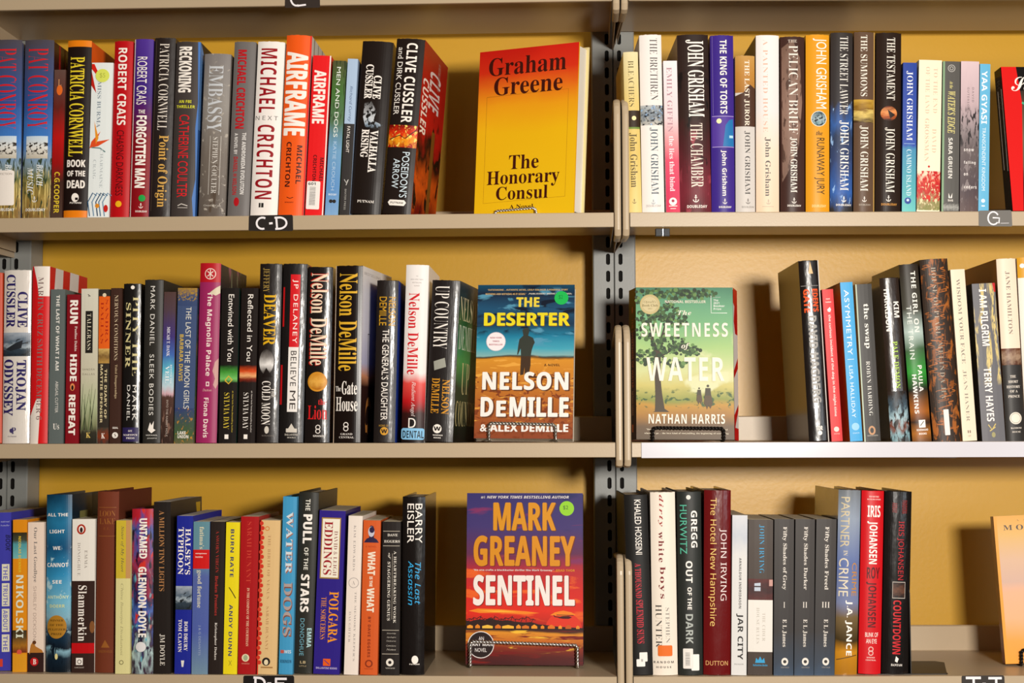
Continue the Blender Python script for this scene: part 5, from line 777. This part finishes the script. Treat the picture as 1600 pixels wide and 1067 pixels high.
# ---------------------------------------------------------------- face-out display books on wire easels
def display(bay, lvl, X, Y, zb, yaw, lean, roll, w, h, th, deco, label, hard, front, spinecol, backcol, skl=0, skr=0, rough=.35, kind='cover', spinedeco=None, backdeco=None, page=PAGEW):
    z = SHELF_Z[lvl]
    mw = BAYM[bay] @ Matrix.Translation(Vector((X, Y, z+zb))*.001) @ Matrix.Rotation(yaw, 4, 'Z') @ Matrix.Rotation(-lean, 4, 'X') @ Matrix.Rotation(roll, 4, 'Y')
    root = empty('hardcover_book' if hard else 'paperback_book', (0, 0, 0)); root.matrix_world = mw
    tag(root, label, 'book', 'face-out display books on wire easels')
    mb = MB(); t = 2.4 if hard else .5; hw = w/2; r = 2.2 if hard else .8
    fm = mat(front, rough, kind); sm = mat(spinecol, rough, 'cover'); bm_ = mat(backcol, rough, 'cover')
    # wrap: right front edge -> left front edge -> rounded hinge -> back left -> back right, as an outer and an inner line
    out = [(hw, 0), (-hw+r, 0), (-hw+r*.3, r*.3), (-hw, r), (-hw-skl, th-r), (-hw-skl+r*.3, th-r*.3), (-hw-skl+r, th), (hw+skr, th)]
    inn = [(hw, t), (-hw+t+r*.4, t), (-hw+t+r*.2, t+.1), (-hw+t, t+r*.4), (-hw-skl+t, th-t-r*.4), (-hw-skl+t, th-t-.1), (-hw-skl+t+r*.4, th-t), (hw+skr, th-t)]
    n = len(out); vs = [(x, y, zz) for zz in (0, h) for x, y in out+inn]
    fs = {0: [], 1: [], 2: []}
    for k in range(n-1):
        g = 0 if k == 0 else (1 if k < 5 else 2)
        fs[g] += [(k, k+1, 2*n+k+1, 2*n+k), (n+k+1, n+k, 3*n+k, 3*n+k+1), (k, n+k, n+k+1, k+1), (2*n+k, 2*n+k+1, 3*n+k+1, 3*n+k)]
    fs[0].append((0, 2*n, 3*n, n)); fs[2].append((n-1, 2*n-1, 4*n-1, 3*n-1))
    for g, m in ((0, fm), (1, sm), (2, bm_)): mb.add(vs, fs[g], m)
    F = Face(mb, w, h, lambda x, y, l: (x-hw, -l, h-y)); T = lambda t_: t_
    for d in deco: draw(F, d, T, w)
    if spinedeco:
        L = math.hypot(skl, th)
        FS = Face(mb, th, h, lambda x, y, l: (-hw-skl*(1-x/th)-l, th-x, h-y)); [draw(FS, d, T, w) for d in spinedeco]
    mb.build('dust_jacket' if hard else 'cover', root)
    pb = MB(); e = 3.2 if hard else .2; ir = 3.5 if hard else .6; y0, y1 = t+.05, th-t-.05
    xs0 = -hw+t+1.5; xr = hw-ir
    vs = [(xs0, y0, e), (xr, y0, e), (xr+skr*.55, y1, e), (xs0-skl, y1, e)]; vs += [(a, b, h-e) for a, b, _ in vs]
    pb.add(vs, [(0, 1, 2, 3), (4, 7, 6, 5), (0, 4, 5, 1), (1, 5, 6, 2), (2, 6, 7, 3), (3, 7, 4, 0)], mat('#f3ece0', .8, 'paper'))
    pb.build('page_block', root)
    if backdeco:
        m2 = MB(); FB = Face(m2, th, h, lambda x, y, l: (hw+.3+skr*x/th+l, x, h-y)); [draw(FB, d, T, w) for d in backdeco]
        m2.build('painted_page_edge', root)
    for d in deco:
        if d[0] == 'stk': sticker(root, d, F, T)
    return root

def easel(bay, lvl, X, Y, yaw, xa, xb, hl, lean, col, rad, label, th=30, back=120, droop=0):
    root = empty('wire_book_easel', (0, 0, 0)); root.matrix_world = BAYM[bay] @ Matrix.Translation(Vector((X, Y, SHELF_Z[lvl]))*.001) @ Matrix.Rotation(yaw, 4, 'Z')
    tag(root, label, 'book stand', 'twisted wire easels holding the display books')
    m = mat(col, .3, 'metal') if col != '#1c1612' else mat(col, .4)
    # twisted front lip: up, across, down
    pts = []
    def seg(a, b, k):
        for i in range(k): pts.append(Vector(a).lerp(Vector(b), i/k))
    yf = -3.2
    seg((xa, yf+4, 1.6), (xa, yf, 3), 2); seg((xa, yf, 3), (xa, yf, hl-3), 8); seg((xa, yf, hl-3), (xa+3, yf, hl), 3)
    seg((xa+3, yf, hl), (xb-3, yf, hl-droop), int((xb-xa)/1.6)); seg((xb-3, yf, hl-droop), (xb, yf, hl-3-droop), 3); seg((xb, yf, hl-3-droop), (xb, yf, 3), 8); pts.append(Vector((xb, yf+4, 1.6)))
    # resample evenly and wind two strands
    L = [0]
    for i in range(1, len(pts)): L.append(L[-1]+(pts[i]-pts[i-1]).length)
    tot = L[-1]; q = []; j = 0; N = int(tot/1.0)
    for i in range(N+1):
        s = tot*i/N
        while j < len(L)-2 and L[j+1] < s: j += 1
        q.append(pts[j].lerp(pts[j+1], (s-L[j])/max(1e-6, L[j+1]-L[j])))
    mb = MB()
    for ph in (0, math.pi):
        st = []
        for i, p in enumerate(q):
            d = (q[min(i+1, N)]-q[max(i-1, 0)]).normalized(); u = Vector((0, 1, 0)); v = d.cross(u)
            a = ph+2*math.pi*i/9.; st.append(p+(u*math.cos(a)+v*math.sin(a))*rad*.85)
        mb.tube(st, rad, m, 6)
    mb.build('front_lip', root, smooth=True)
    mb = MB()
    for x in (xa, xb):
        yb = th+2.4
        mb.tube([(x, yf+4, 1.3), (x, yb, 1.3), (x, yb+1.5, 2.5), (x, yb+1.5+math.tan(lean)*back, back)], 1.2, m, 8)
    mb.tube([(xa, yb+1.5+math.tan(lean)*back, back), ((xa+xb)/2, yb+1.5+math.tan(lean)*(back+10), back+8), (xb, yb+1.5+math.tan(lean)*back, back)], 1.2, m, 8)
    mb.tube([(xa, yb+30, 1.3), (xa, yb+1.5+math.tan(lean)*60, 60)], 1.2, m, 8); mb.tube([(xb, yb+30, 1.3), (xb, yb+1.5+math.tan(lean)*60, 60)], 1.2, m, 8)
    mb.build('support_frame', root, smooth=True)

# yellow and orange hardcover
GG = art('honorary', [(0, '#d6261a'), (.13, '#de3a1c'), (.22, '#ea7420'), (.34, '#f2a81c'), (.5, '#f4c018'), (1, '#f5c81c')], .1, (2, 3))
DKB = '#4a1a10'
display('L', 1, -133, 38, 2.8, -.46, .02, .033, 154, 231, 32,
    [('r', 0, 1, 0, 1, GG)] + [('l', [(.09, .28), (.91, .27), (.91, .9), (.09, .92), (.09, .28)], .5, '#a06a14'),
     ('h', 'Graham', .045, .155, .1, .88, DKB, 'R'), ('h', 'Greene', .165, .275, .16, .85, DKB, 'R'), ('h', 'The', .64, .725, .34, .64, DKB, 'R'), ('h', 'Honorary', .73, .835, .12, .85, DKB, 'R'), ('h', 'Consul', .825, .905, .22, .74, DKB, 'R'), ('h', 'A Novel', .935, .96, .36, .6, DKB, 'R')],
    'red to yellow hardcover The Honorary Consul facing out on the C-D shelf', True, '#f2b41c', '#e8b41c', '#e8d8a0', rough=.28)
easel('L', 1, -133, 38, -.46, -42, 22, 11, .02, '#d8d8d8', 1.1, 'silver wire easel under the red and yellow book on the C-D shelf', th=33)

# desert cover
DES = art('desert', [(0, '#14506c'), (.06, '#1c2c44'), (.16, '#265a7c'), (.26, '#1c3c58'), (.34, '#2484a4'), (.42, '#4aa8bc'), (.465, '#8ab4b4'), (.475, '#2c2a24'), (.49, '#d89430'), (.62, '#c8802c'), (.8, '#b0642a'), (1, '#90482a')], .05, (2, 12), [('#101c30', (3, 14), .56, .02, .3), ('#5c9cb8', (3, 16), .6, .05, .38), ('#84401c', (14, 30), .58, .6, 1), ('#e8a848', (6, 40), .6, .5, .9)])
MAN = [(.47, .3), (.49, .285), (.53, .285), (.54, .31), (.53, .335), (.58, .35), (.6, .38), (.585, .4), (.57, .43), (.56, .47), (.56, .53), (.545, .59), (.5, .6), (.5, .54), (.49, .59), (.455, .595), (.46, .52), (.46, .47), (.455, .42), (.43, .46), (.42, .46), (.43, .4), (.44, .36), (.48, .335)]
display('L', 2, -133.8, 42.3, 5.2, -.049, .17, .009, 133.7, 214.5, 24,
    [('r', 0, 1, 0, 1, DES), ('p', MAN, '#3c4038'), ('p', [(.46, .47), (.56, .47), (.56, .53), (.545, .59), (.5, .6), (.5, .54), (.49, .59), (.455, .595)], '#4a3422'), ('p', [(.5, .595), (.6, .6), (.95, .612), (.95, .618), (.56, .61)], '#4a2c18'),
     ('h', '"OUTSTANDING ... AUTHENTIC DETAIL, LIVELY DIALOGUE, A POWERFUL STORY', .028, .04, .1, .93, '#e0b878', 'B'), ('h', 'NOTHING AND NOTHING AS IT SEEMS."', .055, .067, .08, .5, '#e0b878', 'B'), ('h', '-PUBLISHERS WEEKLY (STARRED)', .055, .067, .52, .97, '#e8e0d0', 'K'),
     ('h', 'THE', .083, .147, .4, .64, '#f0d84c', 'H'), ('h', 'DESERTER', .188, .276, .075, .96, '#8c5c10', 'H'), ('h', 'DESERTER', .184, .272, .07, .955, '#f2e02a', 'H'), ('e', .375, .2, 13.4, '#d8ccd4'), ('e', .375, .2, 12.6, '#f8eef0'), ('h', 'NEW YORK', .345, .355, .14, .26, '#b03050', 'B'), ('h', 'TIMES', .368, .378, .165, .235, '#b03050', 'B'), ('h', 'BESTSELLER', .39, .4, .13, .27, '#b03050', 'B'),
     ('h', 'A NOVEL', .52, .535, .7, .86, '#5c3814', 'B', 1.1), ('h', 'NELSON', .577, .697, .085, .965, '#6a3c1c', 'H', 1.1), ('h', 'NELSON', .572, .69, .07, .95, '#f6efe8', 'H', 1.1), ('h', 'D', .741, .869, .075, .205, '#6a3c1c', 'H'), ('h', 'E', .764, .869, .235, .335, '#6a3c1c', 'H'), ('h', 'MILLE', .741, .869, .37, .97, '#6a3c1c', 'H'), ('h', 'D', .736, .862, .06, .19, '#f6efe8', 'H'), ('h', 'E', .759, .862, .22, .32, '#f6efe8', 'H'), ('h', 'MILLE', .736, .862, .355, .955, '#f6efe8', 'H'), ('h', '& ALEX DEMILLE', .908, .958, .06, .955, '#f6efe8', 'H'),
     ('stk', 'disc', .088, .865, 9.6, 9.6, '#1ec25a', [('$2', .28, .62, .3, .6, '#128a40', 'N', False)], 'price_sticker')],
    'blue and orange paperback THE DESERTER facing out with a green price sticker', False, '#2a6a88', '#20384c', '#cfc6b8')
easel('L', 2, -133.8, 42.3, -.049, -46, 44, 26, .17, '#b8b4ae', 1.3, 'silver wire easel in front of THE DESERTER', th=26, droop=2)

# sunset cover
SUN = art('sunset', [(0, '#3c3474'), (.2, '#4a3a78'), (.36, '#6c3058'), (.46, '#c02c34'), (.58, '#d8281c'), (.7, '#e0301a'), (.76, '#b82818'), (.8, '#3c1c14'), (.815, '#e0942a'), (.86, '#c8701e'), (.9, '#8c3016'), (.95, '#5c1a16'), (1, '#4a1618')], .06, (1.5, 8), [('#2c2c68', (2, 7), .6, 0, .3), ('#8c3468', (2, 12), .62, .1, .4), ('#f06a24', (2, 12), .6, .4, .72), ('#7c1812', (3, 40), .57, .82, 1), ('#f4c03c', (3, 34), .63, .81, .9)])
PALM = [(0, .775), (0, .745), (.04, .75), (.08, .742), (.12, .738), (.16, .743), (.2, .732), (.25, .74), (.3, .745), (.36, .742), (.42, .75), (.5, .755), (.56, .752), (.62, .765), (.7, .77), (.8, .778), (1, .785), (1, .8), (0, .8)]
HUTS = [('p', [(a, .79), (a, .777), (a+b*.5, .77-.004*(i % 2)), (a+b, .777), (a+b, .79)], q) for i, (a, b, q) in enumerate([(.01, .05, '#f0a030'), (.08, .04, '#e0861c'), (.14, .09, '#f0c048'), (.25, .05, '#d87418'), (.31, .1, '#f4b83c'), (.43, .04, '#e89428'), (.48, .06, '#d87820'), (.56, .05, '#f0a02c'), (.64, .03, '#e88c20'), (.7, .06, '#e07818'), (.79, .03, '#f09c2c'), (.85, .05, '#c86014'), (.94, .03, '#e8902c')])]
FR = [('l', [(.02+.045*i, .752), (.03+.045*i+.01*(-1)**i, .733-.008*((i*7) % 3))], .8, '#2c1414') for i in range(13)]
FRS = [('l', [(.03+.045*i-.025, .741-.004*((i*7) % 3)), (.03+.045*i, .735-.006*((i*7) % 3)), (.03+.045*i+.025, .741-.004*((i*7) % 3))], .9, '#2c1414') for i in range(13)]
HELI = [('p', [(.8, .722), (.83, .716), (.88, .716), (.905, .724), (.88, .732), (.83, .732), (.79, .728)], '#4a1410'), ('l', [(.8, .724), (.76, .72), (.75, .712)], 1.2, '#4a1410'), ('l', [(.775, .71), (.92, .712)], .8, '#4a1410')]
display('L', 3, -134.3, 68, 4, -.025, .093, .001, 159.4, 231.8, 36,
    [('r', 0, 1, 0, 1, SUN), ('p', [(.835+.155*math.cos(math.pi*i/16), .79-.095*math.sin(math.pi*i/16)) for i in range(17)], '#e03a22'), ('p', [(.72, .712), (.76, .695), (.83, .685), (.9, .694), (.94, .71), (.83, .716)], '#f08a20'), ('p', [(.02, .69), (.1, .676), (.3, .68), (.5, .69), (.63, .7), (.5, .707), (.3, .7), (.12, .702)], '#f28a22'), ('p', [(.1, .688), (.3, .686), (.45, .695), (.25, .696)], '#f8b83c'), ('p', PALM, '#331812')] + FR + FRS + HUTS + HELI +
    [('h', '#1 NEW YORK TIMES BESTSELLING AUTHOR', .016, .033, .12, .88, '#ece4e0', 'K'), ('h', 'MARK', .058, .224, .235, .775, '#7c4410', 'H'), ('h', 'MARK', .055, .22, .228, .768, '#e09a1c', 'H'), ('h', 'GREANEY', .253, .433, .068, .94, '#7c3410', 'H'), ('h', 'GREANEY', .25, .43, .06, .932, '#e0961c', 'H'),
     ('h', '"No one crafts a blockbuster thriller like Mark Greaney."', .446, .46, .06, .75, '#f0e4dc', 'B'), ('h', '-BRAD THOR', .446, .459, .76, .93, '#e89c2c', 'B'), ('h', 'SENTINEL', .483, .663, .066, .936, '#7c1c14', 'H'), ('h', 'SENTINEL', .48, .659, .06, .93, '#f8ece4', 'H'),
     ('e', .885, .13, 18, '#f0e8e4'), ('e', .885, .13, 17, '#2a1816'), ('h', 'AN', .838, .86, .11, .155, '#f0e8e4', 'S'), ('h', 'GRAY MAN', .872, .892, .03, .23, '#f0e8e4', 'B'), ('h', 'NOVEL', .904, .926, .08, .18, '#f0e8e4', 'S'),
     ('stk', 'disc', .09, .862, 10, 10, '#a0dc3c', [('$2', .3, .6, .25, .6, '#4a6a3c', 'N', False)], 'price_sticker')],
    'hardcover SENTINEL facing out with a red sunset and a lime price sticker', True, '#3c3474', '#1c1a3c', '#2a1a20', rough=.25)
easel('L', 3, -134.3, 66, -.025, -73, 72, 36, .093, '#d0ccc8', 1.4, 'large silver wire easel in front of SENTINEL', th=38, back=110, droop=4)

# tree cover
TREE = art('meadow', [(0, '#4a8468'), (.12, '#6ca880'), (.25, '#7cb480'), (.4, '#a8c880'), (.55, '#d0d49a'), (.65, '#ccc070'), (.74, '#8c9440'), (.78, '#c0902c'), (.84, '#a8782c'), (.92, '#6a5030'), (1, '#5c4830')], .1, (2, 5), [('#dcdcae', (2, 5), .6, .3, .68), ('#3c5c28', (12, 30), .58, .7, .78)])
rg_ = random.Random(11); LV = []
def clump(cx, cy, rx, ry, n):
    for i in range(n):
        a = rg_.uniform(0, 6.28); q = math.sqrt(rg_.random()); x = cx+rx*q*math.cos(a); y = cy+ry*q*math.sin(a)
        if .0 < x < .97 and .015 < y < .62: LV.append(('e', y, x, rg_.uniform(1.0, 3.2), rg_.choice(['#2c4426', '#3a5a30', '#243a20', '#4c6c38', '#6c9050'])))
for c in ((.12, .06, .14, .06, 60), (.35, .04, .25, .04, 80), (.65, .04, .18, .035, 50), (.25, .16, .2, .07, 90), (.1, .25, .12, .1, 60), (.4, .22, .15, .05, 60), (.35, .38, .2, .06, 90), (.15, .46, .15, .06, 60), (.55, .42, .12, .04, 40), (.42, .5, .1, .03, 30)): clump(*c)
TRUNK = [('p', [(.19, .815), (.17, .822), (.34, .822), (.29, .8), (.265, .7), (.25, .6), (.255, .45), (.3, .3), (.27, .3), (.22, .4), (.16, .3), (.13, .3), (.18, .42), (.19, .6), (.195, .72)], '#4a3c26'), ('l', [(.22, .42), (.3, .25), (.45, .15)], (3, 1), '#3a3020'), ('l', [(.2, .4), (.12, .2)], (3, 1), '#3a3020'), ('l', [(.24, .46), (.42, .4), (.6, .4)], (2.5, .8), '#3a3020')]
RID = []
for (x, y, s) in ((.645, .77, .8), (.735, .8, 1.15)):
    RID += [('e', y-.13*s, x, 1.5*s, '#4a4030'), ('p', [(x-.03*s, y-.06*s), (x-.022*s, y-.118*s), (x+.022*s, y-.118*s), (x+.03*s, y-.06*s)], '#4c4434'), ('p', [(x-.036*s, y-.03*s), (x-.03*s, y-.075*s), (x+.03*s, y-.075*s), (x+.04*s, y-.03*s), (x+.02*s, y), (x+.004*s, y-.02*s), (x-.01*s, y+.004), (x-.022*s, y-.02*s)], '#5c4a34')]
WC = '#f8ecdc'
display('R', 2, 86.1, 41.2, 3.4, -.03, .067, .007, 131.2, 206.6, 30,
    [('r', 0, 1, 0, 1, TREE)] + TRUNK + LV + RID + [('e', .113, .145, 13.6, '#d8c89a'), ('o', .113, .145, 13, .8, '#c0a860'), ('o', .113, .145, 11, .4, '#a89458'), ('h', "Oprah's", .088, .108, .08, .21, '#8a7a48', 'I'), ('h', 'Book Club', .112, .128, .065, .225, '#8a7a48', 'R'), ('h', '2021', .138, .146, .125, .165, '#8a7a48', 'T'),
     ('h', 'NATIONAL BESTSELLER', .086, .104, .3, .72, '#f0e8d4', 'B'), ('l', [(.775, .055), (.775, .17), (.94, .17)], .9, '#e8f0e4'), ('h', 'Longlisted', .062, .07, .8, .87, '#e8f0e4', 'T'), ('h', 'The', .078, .092, .8, .85, '#eef4ea', 'B'), ('h', '2021', .097, .111, .8, .86, '#eef4ea', 'B'), ('h', 'Booker', .116, .13, .8, .915, '#eef4ea', 'B'), ('h', 'Prize', .136, .15, .8, .88, '#eef4ea', 'B'),
     ('h', 'The', .153, .184, .43, .57, WC, 'J', 1.1), ('h', 'SWEETNESS', .235, .328, .055, .945, WC, 'B', 1.25), ('h', 'of', .368, .415, .465, .55, WC, 'J'), ('h', 'WATER', .463, .618, .105, .905, WC, 'B', 1.1), ('h', 'NATHAN HARRIS', .835, .898, .125, .905, WC, 'B', 1.15),
     ('h', '"Deeply moving ... an instant American classic that deserves to be read', .93, .943, .1, .93, '#f0e4cc', 'R'), ('h', 'where we go ... the best kind of storytelling, the beginning of something', .955, .968, .08, .94, '#f0e4cc', 'R')],
    'green paperback THE SWEETNESS OF WATER facing out beside the middle upright', False, '#6ca880', '#3c2014', '#d8281c', skl=8, skr=9,
    spinedeco=[('e', .14, .5, 3.4, '#c8683c', 5), ('t', 'THE SWEETNESS OF WATER', .2, .66, .38, .64, '#d8784a', 'S'), ('t', 'NATHAN HARRIS', .68, .84, .38, .62, '#d8a07c', 'S'), ('r', .9, .95, .4, .6, '#d87440')],
    backdeco=[('r', 0, 1, 0, 1, '#f2e4da'), ('p', [(0, 0), (1, 0), (1, .3), (.4, .3), (.1, .22), (.3, .12), (0, .1)], '#d4201c'), ('p', [(0, .55), (1, .45), (1, .52), (0, .6)], '#d4201c'), ('p', [(0, .84), (1, .76), (1, .8), (.3, .9), (0, .96)], '#d4201c'), ('r', .92, 1, 0, 1, '#d4201c')])
easel('R', 2, 86.1, 41.2, -.03, -44, 51, 19, .067, '#1c1612', 1.5, 'black wire easel in front of THE SWEETNESS OF WATER', th=32, droop=1)

# orange and peach cover, cut by the frame
EXIT = art('exitbook', [(0, '#e8a424'), (.12, '#e2b25c'), (.3, '#dcb494'), (.45, '#d6b09c'), (.52, '#f0b48c'), (.7, '#f2b484'), (.85, '#f2a43c'), (1, '#f2a01c')], .05, (2, 2))
display('R', 3, 588, 72, 6, -.14, .06, -.05, 133, 199, 26,
    [('r', 0, 1, 0, 1, '#efa428'), ('r', .0, 1, .03, .97, EXIT), ('h', 'A NOVEL', .026, .038, .22, .52, '#8a6a28', 'L', 1.5), ('h', 'MOHSIN', .062, .098, .09, .66, '#4a3424', 'R', 1.6), ('o', .62, .55, 36, 2.4, '#4a8c8c'), ('e', .62, .55, 33, '#c8dcd4'), ('h', 'HAMID', .88, .92, .3, .75, '#4a3424', 'R', 1.4)],
    'orange and peach book facing out at the lower right frame edge', True, '#efa428', '#a8581c', '#e8c080', rough=.35)
easel('R', 3, 588, 72, -.14, -46, 46, 22, .06, '#1c1612', 1.5, 'dark wire easel at the lower right frame edge', th=30)

# red and black cover, cut by the frame
SM_ = blend('smokegreen', (0, '#3c3028'), (.3, '#6a5c48'), (.5, '#7c6c54'), (1, '#4a3c2c'), amp=.5, sc=(3, 3), spots=[('#a89878', (3, 4), .62, .1, .9)])
display('R', 1, 599, 24, 4, .1, .1, -.016, 150, 201, 24,
    [('r', 0, 1, 0, 1, '#181312'), ('p', [(.15, .17), (.9, .12), (1, .9), (.12, .95)], SM_), ('p', [(.0, 0), (.14, 0), (.17, .25), (.1, 1), (.0, 1)], '#e0201e'), ('l', [(.17, .25), (.4, .36), (.7, .44)], (3, 1), '#4ab08c'), ('h', 'So', .07, .17, .08, .27, W_, 'C'), ('e', .45, .55, 8, '#f0e4cc', 12)],
    'black and red book facing out at the upper right frame edge', True, '#181312', '#14100f', '#1c1614', rough=.12, kind='mylar', spinedeco=[('t', 'BOOK', .08, .3, .3, .7, '#4a4440', 'S'), ('l', [(.35, .15), (.35, .7)], 1.6, '#e8e0d8'), ('l', [(.8, .15), (.8, .72)], 1.6, '#e8e0d8')])  # the two pale spine lines are painted highlights of the clear wrap

# bookend
mb = MB(); a = ray(1423, 1045, 'R', 8); x0 = a.x+.9; bk = mat('#1f1915', .5, 'paint')
xw = ray(1482, 1050, 'R', 12).x
pts = [(x0-60, 12), (xw-3, 12), (xw, 15), (xw+1, 24), (xw+22, 108), (xw+12, 120), (x0-60, 120)]
n = len(pts); mb.add([(x, y, .1) for x, y in pts]+[(x, y, 1.1) for x, y in pts], [tuple(range(n))[::-1], tuple(range(n, 2*n))]+[(i, (i+1) % n, n+(i+1) % n, n+i) for i in range(n)], bk)
pr = [(12, 1), (12, 105), (18, 122), (32, 131), (104, 131), (116, 124), (120, 108), (120, 1)]
n = len(pr); mb.add([(x0, y, z) for y, z in pr]+[(x0+1.1, y, z) for y, z in pr], [tuple(range(n))[::-1], tuple(range(n, 2*n))]+[(i, (i+1) % n, n+(i+1) % n, n+i) for i in range(n)], bk)
tag(mb.build('bookend', mw=BAYM['R'] @ Matrix.Translation((0, 0, 0))), 'dark brown metal bookend holding the black hardcover on the lowest shelf', 'bookend')

bpy.data.objects.remove(_to); bpy.data.scenes.remove(_ts)
